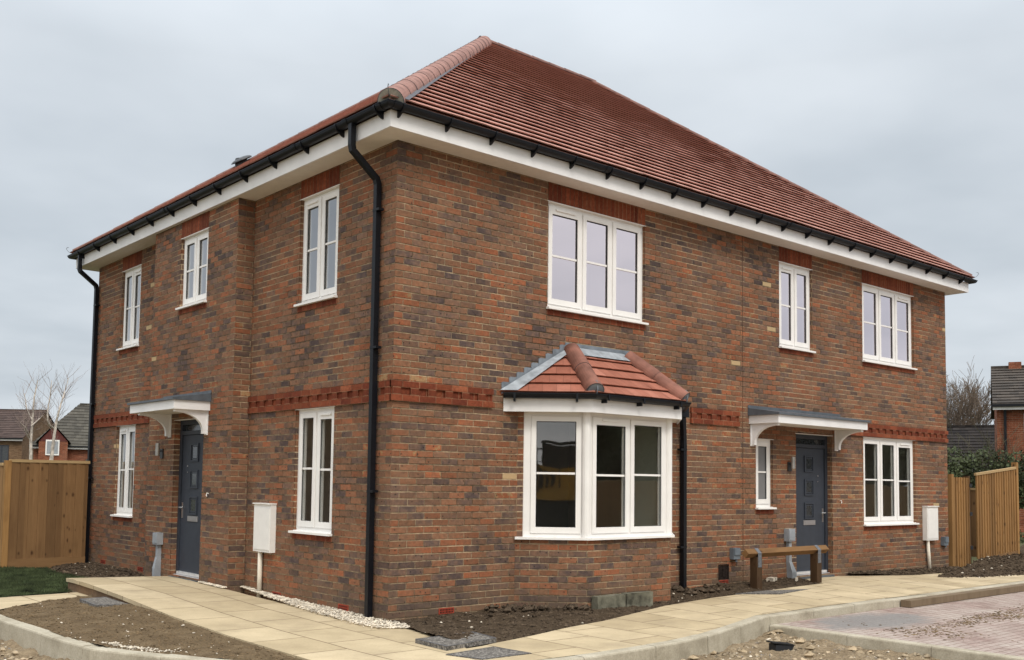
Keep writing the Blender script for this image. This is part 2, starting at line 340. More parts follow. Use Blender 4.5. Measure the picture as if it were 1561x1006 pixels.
# ------------------------------------------------------------------ mesh helper
class MB:
    def __init__(s): s.v = []; s.f = []; s.uv = []; s.mi = []
    def face(s, pts, uvs=None, mi=0):
        b = len(s.v); s.v += [tuple(p) for p in pts]; s.f.append(tuple(range(b, b + len(pts))))
        s.uv.append(uvs if uvs else [(p[0] + p[1], p[2]) for p in pts]); s.mi.append(mi)
    def box(s, F, a0, a1, b0, b1, c0, c1, mi=0, uo=(0, 0)):
        P = lambda a, b, c: F(a, b, c)
        ux, uy = uo
        s.face([P(a0, b1, c0), P(a1, b1, c0), P(a1, b1, c1), P(a0, b1, c1)], [(a0 + ux, c0 + uy), (a1 + ux, c0 + uy), (a1 + ux, c1 + uy), (a0 + ux, c1 + uy)], mi)
        s.face([P(a1, b0, c0), P(a0, b0, c0), P(a0, b0, c1), P(a1, b0, c1)], [(a1, c0), (a0, c0), (a0, c1), (a1, c1)], mi)
        s.face([P(a0, b0, c0), P(a0, b1, c0), P(a0, b1, c1), P(a0, b0, c1)], [(b0, c0), (b1, c0), (b1, c1), (b0, c1)], mi)
        s.face([P(a1, b1, c0), P(a1, b0, c0), P(a1, b0, c1), P(a1, b1, c1)], [(b1, c0), (b0, c0), (b0, c1), (b1, c1)], mi)
        s.face([P(a0, b1, c1), P(a1, b1, c1), P(a1, b0, c1), P(a0, b0, c1)], [(a0, b1), (a1, b1), (a1, b0), (a0, b0)], mi)
        s.face([P(a0, b0, c0), P(a1, b0, c0), P(a1, b1, c0), P(a0, b1, c0)], [(a0, b0), (a1, b0), (a1, b1), (a0, b1)], mi)
    def tube(s, pts, rad, n=10, caps=True, mi=0, square=False):
        pts = [V(p) for p in pts]; rings = []; L = 0.0
        if not isinstance(rad, (list, tuple)): rad = [rad] * len(pts)
        up0 = None
        for i, p in enumerate(pts):
            d = ((pts[i] - pts[i - 1]).normalized() if i else V((0, 0, 0))) + ((pts[i + 1] - pts[i]).normalized() if i < len(pts) - 1 else V((0, 0, 0)))
            d.normalize()
            ref = V((0, 0, 1)) if abs(d.z) < 0.9 else V((0, 1, 0))
            if up0 is not None: ref = up0
            x = d.cross(ref)
            if x.length < 1e-4: x = d.cross(V((1, 0, 0)))
            x.normalize(); y = x.cross(d).normalized(); up0 = y
            k = 1.0
            if 0 < i < len(pts) - 1:
                c = max(0.5, (pts[i] - pts[i - 1]).normalized().dot(d)); k = 1 / c if square else 1.0
            r = rad[i]
            ph = math.pi / 4 if square else 0
            m = 4 if square else n
            rr = r * math.sqrt(2) if square else r
            rings.append([p + x * math.cos(ph + 2 * math.pi * j / m) * rr + y * math.sin(ph + 2 * math.pi * j / m) * rr for j in range(m)])
        b = len(s.v); m = len(rings[0])
        for r in rings: s.v += [tuple(q) for q in r]
        for i in range(len(rings) - 1):
            for j in range(m):
                k = (j + 1) % m
                s.f.append((b + i * m + j, b + i * m + k, b + (i + 1) * m + k, b + (i + 1) * m + j))
                s.uv.append([(j * .05, i * .3), (j * .05 + .05, i * .3), (j * .05 + .05, i * .3 + .3), (j * .05, i * .3 + .3)]); s.mi.append(mi)
        if caps:
            for r, rev in ((0, True), (len(rings) - 1, False)):
                ids = [b + r * m + j for j in range(m)]
                if rev: ids.reverse()
                s.f.append(tuple(ids)); s.uv.append([(0, 0)] * m); s.mi.append(mi)
    def sweep(s, path, prof, closed=False, mi=0, profclosed=True, endcaps=True):
        """path: 2-D points walked with the outside on the right; prof: (outward offset, z)"""
        n = len(path); rows = []
        P = [V((p[0], p[1])) for p in path]
        for i in range(n):
            a = P[i - 1] if (closed or i) else None; b = P[(i + 1) % n] if (closed or i < n - 1) else None
            d1 = (P[i] - a).normalized() if a is not None else (b - P[i]).normalized()
            d2 = (b - P[i]).normalized() if b is not None else d1
            n1 = V((d1.y, -d1.x)); n2 = V((d2.y, -d2.x)); m = (n1 + n2); m /= max(0.2, m.dot(n1))
            rows.append([(P[i].x + m.x * o, P[i].y + m.y * o, z) for o, z in prof])
        k = len(prof); segs = n if closed else n - 1
        for i in range(segs):
            r0, r1 = rows[i], rows[(i + 1) % n]; L0 = 0; L = (P[(i + 1) % n] - P[i]).length
            for j in range(k if profclosed else k - 1):
                j2 = (j + 1) % k
                s.face([r0[j], r1[j], r1[j2], r0[j2]], [(0, prof[j][1]), (L, prof[j][1]), (L, prof[j2][1]), (0, prof[j2][1])], mi)
        if not closed and endcaps and profclosed:
            s.face(rows[0]); s.face(rows[-1][::-1])
    def build(s, name, mat, parent=None, smooth=False, loc=(0, 0, 0), weld=False):
        me = bpy.data.meshes.new(name)
        off = V(loc)
        me.from_pydata([(a - off.x, b - off.y, c - off.z) for a, b, c in s.v], [], s.f)
        uvl = me.uv_layers.new(name='UVMap'); flat = []
        for u in s.uv:
            for q in u: flat += [q[0], q[1]]
        uvl.data.foreach_set('uv', flat)
        mats = mat if isinstance(mat, (list, tuple)) else [mat]
        for m in mats: me.materials.append(m)
        me.polygons.foreach_set('material_index', s.mi)
        if smooth: me.polygons.foreach_set('use_smooth', [True] * len(me.polygons))
        me.update()
        o = bpy.data.objects.new(name, me); C.objects.link(o); o.location = loc
        if parent: o.parent = parent
        return o

def Fr(o, u, n):
    o, u, n = V(o), V(u).normalized(), V(n).normalized()
    return lambda a, b, c: o + u * a + n * b + V((0, 0, c))
FW = Fr((0, 0, 0), (1, 0, 0), (0, 1, 0))                 # plain world axes
FF = Fr((0, 0, 0), (1, 0, 0), (0, -1, 0))                # front facade
FL = Fr((0, 0, 0), (0, 1, 0), (-1, 0, 0))                # side facade
S = 0.2406; Y1, Y2 = 3.314, 6.093
FP = Fr((-S, 0, 0), (0, 1, 0), (-1, 0, 0))               # projecting bay of the side facade

def tag(o, label=None, cat=None, group=None, kind=None):
    if label: o['label'] = label
    if cat: o['category'] = cat
    if group: o['group'] = group
    if kind: o['kind'] = kind
    return o
def empty(name, loc=(0, 0, 0), rz=0):
    o = bpy.data.objects.new(name, None); C.objects.link(o); o.location = loc; o.rotation_euler = (0, 0, rz); o.empty_display_size = 0.3
    return o
def struct(o): return tag(o, kind='structure')

# ------------------------------------------------------------------ THE HOUSE
W, D, HT = 12.61, 9.25, 5.185
ZB = -0.4
house = tag(empty('brick_house'), 'two storey new brick house with hipped red tiled roof, white windows and black gutters', 'house')

def bricks(mb, F, a0, a1, c0, c1, uo, e0, e1):
    k = math.floor(c0 / .075 + 1e-6); rj = random.uniform; d = -.006
    while k * .075 < c1 - .004:
        z0, z1 = max(c0, k * .075 + .0058), min(c1, (k + 1) * .075 - .0058)
        off = (k % 2) * .1125; n = math.floor((a0 + uo + off) / .225)
        if z1 - z0 > .006:
            while n * .225 - off - uo < a1:
                b0, b1 = n * .225 - off - uo + .0038, (n + 1) * .225 - off - uo - .0038; n += 1
                x0, x1 = max(a0, b0), min(a1, b1)
                if x1 - x0 < .008: continue
                h = rj(-.0016, .0012)
                P = [(x0, z0 + rj(0, .0016)), (x1, z0 + rj(0, .0016)), (x1, z1 - rj(0, .0016)), (x0, z1 - rj(0, .0016))]
                if x0 > a0: P[0] = (x0 + rj(-.001, .001), P[0][1]); P[3] = (x0 + rj(-.001, .001), P[3][1])
                if x1 < a1: P[1] = (x1 + rj(-.001, .001), P[1][1]); P[2] = (x1 + rj(-.001, .001), P[2][1])
                uvs = [(a + uo, c) for a, c in P]; mu = ((x0 + x1) / 2 + uo, (z0 + z1) / 2)
                f = [F(a, h, c) for a, c in P]; g_ = [F(a, d, c) for a, c in P]
                mb.face(f, uvs)
                for i in range(4):
                    j = (i + 1) % 4
                    ui = lambda q: (q[0] + (mu[0] - q[0]) * .06, q[1] + (mu[1] - q[1]) * .25)
                    mb.face([g_[i], g_[j], f[j], f[i]], [ui(uvs[i]), ui(uvs[j]), ui(uvs[j]), ui(uvs[i])])
        k += 1
def wall(mb, F, a0, a1, c0, c1, holes=(), reveal=0.11, uo=0.0, real=True):
    xs = sorted({a0, a1, *[h[0] for h in holes], *[h[1] for h in holes]})
    zs = sorted({c0, c1, *[h[2] for h in holes], *[h[3] for h in holes]})
    for i in range(len(xs) - 1):
        for j in range(len(zs) - 1):
            mx, mz = (xs[i] + xs[i + 1]) / 2, (zs[j] + zs[j + 1]) / 2
            if any(h[0] < mx < h[1] and h[2] < mz < h[3] for h in holes): continue
            q = [(xs[i], zs[j]), (xs[i + 1], zs[j]), (xs[i + 1], zs[j + 1]), (xs[i], zs[j + 1])]
            rc = -0.005 if real else 0.0
            mb.face([F(a, rc, c) for a, c in q], [(a + uo, c) for a, c in q])
            if real: bricks(mb, F, xs[i], xs[i + 1], zs[j], zs[j + 1], uo, xs[i] == a0, xs[i + 1] == a1)
    for (h0, h1, g0, g1) in holes:
        r = reveal
        for a in (h0, h1): mb.face([F(a, 0, g0), F(a, -r, g0), F(a, -r, g1), F(a, 0, g1)], [(a + uo, g0), (a + uo + r, g0), (a + uo + r, g1), (a + uo, g1)])
        for c in (g0, g1): mb.face([F(h0, 0, c), F(h1, 0, c), F(h1, -r, c), F(h0, -r, c)], [(h0 + uo, c + .01), (h1 + uo, c + .01), (h1 + uo, c + .01 + r), (h0 + uo, c + .01 + r)])

UP0, UP1, LO0, LO1 = 3.60, 4.95, 0.825, 2.325
front_win = dict(W1=(2.265, 4.06, UP0, UP1), W2=(7.18, 8.09, UP0, UP1), W3=(9.62, 11.385, UP0, UP1), W4=(9.61, 11.38, LO0, LO1), W5=(6.56, 6.99, 1.125, 2.175))
DRh = (7.61, 8.64, 0.085, 2.30)
wf = MB(); wall(wf, FF, 0, W, ZB, HT + .02, list(front_win.values()) + [DRh, (1.9, 4.45, 0.82, 2.28)])
wf.build('front_wall', M['brick'], house)
side_win = dict(L1=(1.19, 2.085, UP0, UP1), G1=(1.18, 2.07, LO0, LO1), L3=(7.27, 8.10, UP0, UP1), G2=(7.27, 8.09, LO0, LO1))
ws = MB()
wall(ws, FL, 0, Y1, ZB, HT + .02, [side_win['L1'], side_win['G1']], uo=0.1125)
ws.build('side_wall', M['brick'], house); ws = MB()
wall(ws, FL, Y2, D, ZB, HT + .02, [side_win['L3'], side_win['G2']], uo=0.1125)
ws.build('side_wall', M['brick'], house)
wp = MB(); L2 = (4.215, 5.12, 3.90, UP1); DLh = (4.165, 5.14, 0.095, 2.30)
wall(wp, FP, Y1, Y2, ZB, HT + .02, [L2, DLh], uo=0.045)
wall(wp, Fr((-S, Y1, 0), (1, 0, 0), (0, -1, 0)), 0, S, ZB, HT + .02, [], uo=.1125)
wall(wp, Fr((-S, Y2, 0), (1, 0, 0), (0, 1, 0)), 0, S, ZB, HT + .02, [], uo=.1125)
wp.build('projecting_wall', M['brick'], house)
wb = MB()
wall(wb, Fr((W, 0, 0), (0, 1, 0), (1, 0, 0)), 0, D, ZB, HT + .02, [], real=False)
wall(wb, Fr((0, D, 0), (1, 0, 0), (0, 1, 0)), 0, W, ZB, HT + .02, [], real=False)
wb.build('rear_wall', M['brick'], house)

# trims -------------------------------------------------------------
def lintel(F, a0, a1, c0, c1):
    m = MB(); m.box(F, a0, a1, -0.10, 0.004, c0, c1, uo=(-a0 + 0.0, -c0)); m.build('soldier_lintel', M['red_soldier'], house)
def sillcourse(F, a0, a1, c1):
    m = MB(); m.box(F, a0, a1, -0.06, 0.010, c1 - 0.072, c1, uo=(-a0, -c1 + 0.075)); m.build('brick_sill_course', M['red_header'], house)
for k in ('W1', 'W2', 'W3'):
    a0, a1, c0, c1 = front_win[k]; lintel(FF, a0 - .003, a1 + .003, UP1, HT)
for k in ('L1', 'L3'):
    a0, a1, c0, c1 = side_win[k]; lintel(FL, a0 - .003, a1 + .003, UP1, HT)
lintel(FP, L2[0] - .003, L2[1] + .003, UP1, HT)
for k, v in front_win.items(): sillcourse(FF, v[0] - .01, v[1] + .01, v[2] - .002)
for k, v in side_win.items(): sillcourse(FL, v[0] - .01, v[1] + .01, v[2] - .002)
sillcourse(FP, L2[0] - .01, L2[1] + .01, L2[2] - .002)

def string_course(F, a0, a1):
    m = MB()
    m.box(F, a0, a1, -0.02, 0.026, 2.327, 2.398); m.box(F, a0, a1, -0.02, 0.026, 2.477, 2.548)
    m.face([F(a0, .004, 2.39), F(a1, .004, 2.39), F(a1, .004, 2.48), F(a0, .004, 2.48)], [(a0, 2.41), (a1, 2.41), (a1, 2.47), (a0, 2.47)])
    a = a0 + 0.01
    while a < a1 - 0.05:
        m.box(F, a, min(a + 0.108, a1), -0.02, 0.025, 2.399, 2.476, uo=(-a + 0.0, 0)); a += 0.225 * (a1 - a0) / (round((a1 - a0) / 0.225) * 0.225)
    m.build('string_course', M['red_brick'], house)
for a in ((-0.026, 1.40), (5.02, 6.14), (8.95, W)): string_course(FF, *a)
for a in ((0.0, 0.235), (0.42, Y1), (6.70, D)): string_course(FL, *a)
m = MB(); m.box(FF, 6.235, 6.242, -.01, .0035, 0.0, 5.18); m.build('movement_joint', M['joint'], house)

# windows -----------------------------------------------------------
def window(parent, F, a0, a1, c0, c1, n, up, vent=None, sill=True, sillx=0.022, drip=True, kind='window', glass=None, recess=0.045, widths=None):
    g = glass or (M['glassup'] if up else M['glass'])
    fr = MB(); b1 = -recess; b0 = b1 - 0.07; zf = c0 + (0.03 if sill else 0); ft = 0.042
    fr.box(F, a0, a0 + ft, b0, b1, zf, c1); fr.box(F, a1 - ft, a1, b0, b1, zf, c1)
    fr.box(F, a0 + ft, a1 - ft, b0, b1, c1 - ft - .006, c1); fr.box(F, a0 + ft, a1 - ft, b0, b1, zf, zf + ft)
    wl = (a1 - a0 - 2 * ft); mt = 0.03
    ws_ = widths or [1.0 / n] * n
    cuts = [a0 + ft]
    for w_ in ws_: cuts.append(cuts[-1] + wl * w_)
    for i in range(1, n): fr.box(F, cuts[i] - mt / 2, cuts[i] + mt / 2, b0, b1 - .002, zf + ft, c1 - ft - .006)
    w = fr.build(kind, M['upvc'], parent)
    for i in range(n):
        x0 = cuts[i] + (mt / 2 if i else 0) + .002; x1 = cuts[i + 1] - (mt / 2 if i < n - 1 else 0) - .002
        z0, z1 = zf + ft + .002, c1 - ft - .008
        st = 0.062; sb = b1 + 0.012
        s = MB()
        vv = vent == i
        zt = z1 - (0.028 if vv else 0)
        s.box(F, x0, x0 + st, b1 - .055, sb, z0, z1); s.box(F, x1 - st, x1, b1 - .055, sb, z0, z1)
        s.box(F, x0 + st, x1 - st, b1 - .055, sb, zt - st, z1); s.box(F, x0 + st, x1 - st, b1 - .055, sb, z0, z0 + st + .01)
        s.build('sash', M['upvc'], w)
        gl = MB(); pb = b1 - .008
        gx0, gx1, gz0, gz1 = x0 + st, x1 - st, z0 + st + .01, zt - st
        k = .005
        gl.box(F, gx0, gx0 + k, pb, sb - .012, gz0, gz1); gl.box(F, gx1 - k - .004, gx1, pb, sb - .012, gz0, gz1)
        gl.box(F, gx0 + k, gx1 - k, pb, sb - .012, gz1 - k - .003, gz1); gl.box(F, gx0 + k, gx1 - k, pb, sb - .012, gz0, gz0 + k * .6)
        gl.build('glazing_seal', M['seal'], w)
        p = MB(); p.face([F(gx0, pb - .004, gz0), F(gx1, pb - .004, gz0), F(gx1, pb - .004, gz1), F(gx0, pb - .004, gz1)])
        p.build('pane', g, w)
        bz = (gz0 + gz1) / 2 + .01
        bb = MB(); bb.box(F, gx0 + k, gx1 - k, pb - .003, pb + .008, bz - .0125, bz + .0125); bb.build('glazing_bar', M['upvc'], w)
        if vv:
            tv = MB(); tv.box(F, (x0 + x1) / 2 - .17 if x1 - x0 > .45 else x0 + .07, (x0 + x1) / 2 + .17 if x1 - x0 > .45 else x1 - .07, sb, sb + .016, z1 - .045, z1 - .02)
            tv.build('trickle_vent', M['upvc'], w)
    if sill:
        s = MB(); s.box(F, a0 + .001 - sillx, a1 - .001 + sillx, 0.001, 0.055, c0 - .004, c0 + .022); s.box(F, a0 + .001, a1 - .001, b0, 0.001, c0 - .004 + .005, c0 + .03)
        s.build('sill', M['upvc'], w)
    if drip:
        s = MB(); s.box(F, a0 - .015, a1 + .015, -.07, .007, c1 - .008, c1 - .001); s.build('lintel_drip', M['upvc'], w)
    return w
window(house, FF, *front_win['W1'], 3, True, vent=0, widths=[.345, .325, .33])
window(house, FF, *front_win['W2'], 2, True, vent=0)
window(house, FF, *front_win['W3'], 3, True, vent=2)
window(house, FF, *front_win['W4'], 3, False, vent=2)
window(house, FF, *front_win['W5'], 1, False, glass=M['frosted'])
window(house, FL, *side_win['L1'], 2, True, vent=1, glass=M['glassside'])
window(house, FL, *side_win['G1'], 2, False, vent=0)
window(house, FL, *side_win['L3'], 2, True, vent=0, glass=M['glassside'])
window(house, FL, *side_win['G2'], 2, False, vent=1)
window(house, FP, *L2, 2, True, glass=M['glassside'])

# rooms behind the panes
def room(x0, x1, y0, y1, z0, z1, openside):
    m = MB()
    P = lambda a, b, c: (a, b, c)
    q = {'ceil': [(x0, y0, z1), (x1, y0, z1), (x1, y1, z1), (x0, y1, z1)], 'xl': [(x0, y0, z0), (x0, y1, z0), (x0, y1, z1), (x0, y0, z1)],
         'xr': [(x1, y0, z0), (x1, y1, z0), (x1, y1, z1), (x1, y0, z1)], 'yf': [(x0, y0, z0), (x1, y0, z0), (x1, y0, z1), (x0, y0, z1)],
         'yb': [(x0, y1, z0), (x1, y1, z0), (x1, y1, z1), (x0, y1, z1)]}
    for k, f in q.items():
        if k != openside: m.face(f)
    m.face([(x0, y0, z0), (x1, y0, z0), (x1, y1, z0), (x0, y1, z0)], mi=1)
    m.build('room_interior', [M['plaster'], M['floorint']], house)
room(2.0, 4.6, .12, 3.4, 2.7, 5.1, 'yf'); room(6.9, 8.4, .12, 2.6, 2.7, 5.1, 'yf'); room(9.3, 12.3, .12, 3.6, 2.7, 5.1, 'yf')
room(9.2, 12.3, .12, 3.6, .1, 2.45, 'yf'); room(1.3, 6.2, .12, 3.6, .1, 2.5, 'yf')
m = MB(); m.box(FF, 4.48, 4.60, -.62, -.115, .1, 2.49); m.box(FF, 4.46, 4.6, -.12, .0, .1, .8); m.build('room_return_wall', M['green_plaster'], house)
room(.12, 1.9, .6, 2.9, 2.7, 5.1, 'xl'); room(.12, 1.9, .5, 2.9, .1, 2.45, 'xl')
room(.12, 3.0, 6.6, 9.0, 2.7, 5.1, 'xl'); room(.12, 3.0, 6.6, 9.0, .1, 2.45, 'xl'); room(-.1, 2.0, 4.0, 5.4, 2.7, 5.1, 'xl')

# doors ---------------------------------------------------------------
def door(F, h, mirror):
    a0, a1, c0, c1 = h
    fm = MB(); ft = .07; b0, b1 = -.17, -.085; zt = 2.085
    fm.box(F, a0, a0 + ft, b0, b1, c0, c1); fm.box(F, a1 - ft, a1, b0, b1, c0, c1)
    fm.box(F, a0 + ft, a1 - ft, b0, b1, c1 - ft, c1); fm.box(F, a0 + ft, a1 - ft, b0, b1, zt, zt + .055)
    d = fm.build('door', M['doorframe'], house)
    m = MB(); m.box(F, a0 + ft, a1 - ft, -.14, -.13, zt + .055, c1 - ft); m.build('fanlight_pane', M['glassdark'], d)
    l0, l1 = a0 + ft + .006, a1 - ft - .006
    lf = MB(); lf.box(F, l0, l1, -.16, -.105, c0 + .04, zt - .006); lf.build('door_leaf', M['door'], d)
    mid = (l0 + l1) / 2
    for zc in (1.83, 1.455, 1.085):
        fr = MB(); r = .13; t = .024
        for q in ((mid - r, mid + r, zc - r, zc - r + t), (mid - r, mid + r, zc + r - t, zc + r), (mid - r, mid - r + t, zc - r + t, zc + r - t), (mid + r - t, mid + r, zc - r + t, zc + r - t)):
            fr.box(F, q[0], q[1], -.105, -.088, q[2], q[3])
        r2 = .095; t = .016
        for q in ((mid - r2, mid + r2, zc - r2, zc - r2 + t), (mid - r2, mid + r2, zc + r2 - t, zc + r2), (mid - r2, mid - r2 + t, zc - r2 + t, zc + r2 - t), (mid + r2 - t, mid + r2, zc - r2 + t, zc + r2 - t)):
            fr.box(F, q[0], q[1], -.105, -.096, q[2], q[3])
        fr.build('door_light_frame', M['door'], d)
        g = MB(); g.box(F, mid - .1, mid + .1, -.105, -.1015, zc - .1, zc + .1); g.build('door_light_pane', M['glassdark'], d)
    lp = MB(); lp.box(F, mid - .165, mid + .165, -.105, -.093, .86, .935); lp.box(F, mid - .13, mid + .13, -.093, -.09, .875, .92); lp.build('letterplate', M['silver'], d)
    hx = l0 + .05 if mirror == 'lo' else l1 - .05; sg = 1 if mirror == 'lo' else -1
    hd = MB(); hd.box(F, hx - .016, hx + .016, -.105, -.097, .90, 1.12); hd.tube([F(hx, -.1, 1.05), F(hx, -.055, 1.05)], .011, 8); hd.tube([F(hx - sg * .01, -.055, 1.05), F(hx + sg * .11, -.052, 1.045)], .010, 8)
    hd.build('door_handle', M['chrome'], d, smooth=False)
    sp = MB(); sp.tube([F(hx + sg * .13, -.105, 1.64), F(hx + sg * .13, -.098, 1.64)], .013, 8); sp.tube([F(hx + sg * .13, -.105, 1.55), F(hx + sg * .13, -.1, 1.55)], .009, 8); sp.build('spyhole', M['silver'], d)
    th = MB(); th.box(F, a0 + ft, a1 - ft, -.16, -.065, c0 + .012, c0 + .05); th.box(F, a0 + ft * .5, a1 - ft * .5, -.12, -.035, c0 - .02, c0 + .006); th.build('threshold', M['sill_metal'], d)
    st = MB(); st.box(F, a0 - .0, a1 + .0, -.2, .03, c0 - .09, c0 - .021); st.build('door_step', M['grp'], d)
    dr = MB(); dr.box(F, a0 - .02, a1 + .02, -.07, .007, c1 - .008, c1 - .001); dr.build('lintel_drip', M['upvc'], d)
    bk = MB(); bk.face([F(a0, -.172, c0), F(a1, -.172, c0), F(a1, -.172, c1), F(a0, -.172, c1)]); bk.build('door_backing', M['hole'], d)
door(FF, DRh, 'hi'); door(FP, DLh, 'hi')

# canopies --------------------------------------------------------------
def canopy(F, a0, a1, br, dep=.51):
    m = MB(); t = .018
    m.box(F, a0, a1, dep - t, dep, 2.385, 2.505); m.box(F, a0, a0 + t, 0, dep - t, 2.385, 2.505); m.box(F, a1 - t, a1, 0, dep - t, 2.385, 2.505)
    c = m.build('door_canopy', M['fascia'], house)
    s = MB(); s.box(F, a0 + t, a1 - t, 0.001, dep - t, 2.39, 2.40); s.build('canopy_soffit', M['soffit'], c)
    rf = MB(); o = .03
    a, b = a0 - o, a1 + o; df = dep + .035
    pr = [(0.0, 2.507), (df, 2.507), (df, 2.535), (0.0, 2.62)]
    rf.face([F(a, *q) for q in pr]); rf.face([F(b, *q) for q in pr][::-1])
    for i in range(4):
        p, q = pr[i], pr[(i + 1) % 4]; rf.face([F(a, *p), F(b, *p), F(b, *q), F(a, *q)])
    rf.box(F, a, b, 0.001, .012, 2.60, 2.66)
    rf.build('canopy_roof', M['grp'], c)
    for bx in br:
        k = MB(); w = .03; n = 12; R0 = .31
        # gallows bracket: back leg, head and a quarter-round cut
        outer = [(0.0, 2.07), (0.07, 2.07)]
        arc = [(0.07 + (1 - math.cos(math.pi / 2 * i / n)) * (R0 + .06), 2.115 + math.sin(math.pi / 2 * i / n) * (.235)) for i in range(n + 1)]
        prof = outer + arc + [(dep - .04, 2.352), (dep - .04, 2.388), (0.0, 2.388)]
        # fan strips keep the concave outline clean
        for sx in (bx - w, bx + w):
            for i in range(len(arc) - 1):
                p, q = arc[i], arc[i + 1]
                k.face([F(sx, p[0], p[1]), F(sx, q[0], q[1]), F(sx, q[0], 2.388), F(sx, p[0], 2.388)])
            k.face([F(sx, 0, 2.07), F(sx, .07, 2.07), F(sx, .07, 2.388), F(sx, 0, 2.388)])
            k.face([F(sx, arc[-1][0], 2.35), F(sx, dep - .04, 2.352), F(sx, dep - .04, 2.388), F(sx, arc[-1][0], 2.388)])
        for i in range(len(prof)):
            p, q = prof[i], prof[(i + 1) % len(prof)]
            k.face([F(bx - w, *p), F(bx + w, *p), F(bx + w, *q), F(bx - w, *q)])
        k.box(F, bx - w - .012, bx + w + .012, 0.001, .016, 2.055, 2.384)
        k.build('canopy_bracket', M['fascia'], c)
canopy(FF, 6.39, 8.85, (6.46, 8.76)); canopy(FP, 3.985, 5.54, (4.07, 5.30))

# eaves ------------------------------------------------------------------
RECT = [(0, 0), (W, 0), (W, D), (0, D)]
m = MB(); m.sweep(RECT, [(0.285, HT - .004), (0.31, HT - .004), (0.31, 5.36), (0.285, 5.36)], closed=True); m.build('fascia_board', M['fascia'], house)
m = MB(); m.sweep(RECT, [(-0.3, HT), (0.285, HT), (0.285, HT + .012), (-0.3, HT + .012)], closed=True); m.build('soffit_board', M['soffit'], house)
def gutprof(o, zt, r, th=.006):
    out = [(o + r - r * math.cos(math.pi * i / 10), zt - r * .95 * math.sin(math.pi * i / 10)) for i in range(11)]
    inn = [(o + r - (r - th) * math.cos(math.pi * i / 10), zt - (r - th) * .95 * math.sin(math.pi * i / 10)) for i in range(10, -1, -1)]
    lip = [(o + 2 * r + .006, zt - .002), (o + 2 * r + .006, zt + .008), (o + 2 * r - th, zt + .008)]
    return out + lip + inn
m = MB(); m.sweep(RECT, gutprof(.315, 5.405, .056), closed=True)
gut = m.build('gutter', M['black'], house)
def bracket(F, a):
    k = MB(); w = .011
    pr = [(.311, 5.39), (.311, 5.288), (.34, 5.296), (.40, 5.338), (.424, 5.358), (.438, 5.395), (.438, 5.418), (.424, 5.418)]
    # wedge under the gutter plus a strap round its face
    for sx in (a - w, a + w): k.face([F(sx, *q) for q in pr])
    for i in range(len(pr)):
        p, q = pr[i], pr[(i + 1) % len(pr)]; k.face([F(a - w, *p), F(a + w, *p), F(a + w, *q), F(a - w, *q)])
    k.build('gutter_bracket', M['black'], gut)
for i in range(21): bracket(FF, -.22 + i * .637)
for i in range(13): bracket(FL, -.17 + i * .775)
for F, a in ((FF, 2.9), (FF, 6.9), (FF, 10.7), (FL, 1.55), (FL, 5.4), (FF, -.30), (FL, .42), (FL, -.24)):
    k = MB(); pr = gutprof(.311, 5.407, .062); w = .04
    for i in range(len(pr) - 1):
        p, q = pr[i], pr[i + 1]; k.face([F(a - w, *p), F(a + w, *p), F(a + w, *q), F(a - w, *q)])
    k.face([F(a - w, *q) for q in pr]); k.face([F(a + w, *q) for q in pr]); k.build('gutter_union', M['black'], gut)

def pipe(pts, clips, parent=house, r=.032, dirv=(1, 0, 0), mat='black'):
    m = MB(); m.tube(pts, r, square=True); o = m.build('downpipe', M[mat], parent)
    for z, (x, y), (dx, dy) in clips:
        c = MB(); c.box(Fr((x, y, z), (1, 0, 0), (0, 1, 0)), min(-.035, -.035 + dx), max(.035, .035 + dx), min(-.035, -.035 + dy), max(.035, .035 + dy), -.014, .014)
        c.build('pipe_clip', M['black'], o)
    return o
pipe([(-.372, .34, 5.36), (-.372, .34, 5.13), (-.36, .34, 5.07), (-.07, .30, 4.80), (-.052, .30, 4.74), (-.052, .30, -.04)],
     [(z, (-.052, .30), (0, -.05)) for z in (4.45, 2.92, 1.35)])
for z in (5.09, 3.0, 4.72): pass
pipe([(-.372, 9.16, 5.34), (-.372, 9.16, 5.1), (-.36, 9.15, 5.06), (-.07, 9.2, 4.86), (-.052, 9.2, 4.8), (-.052, 9.2, -.12)],
     [(z, (-.052, 9.2), (0, -.05)) for z in (4.5, 2.75, 1.45)])
pipe([(W + .37, .62, 5.34), (W + .37, .62, 5.2), (W + .05, .62, 4.98), (W + .05, .62, -.1)], [])

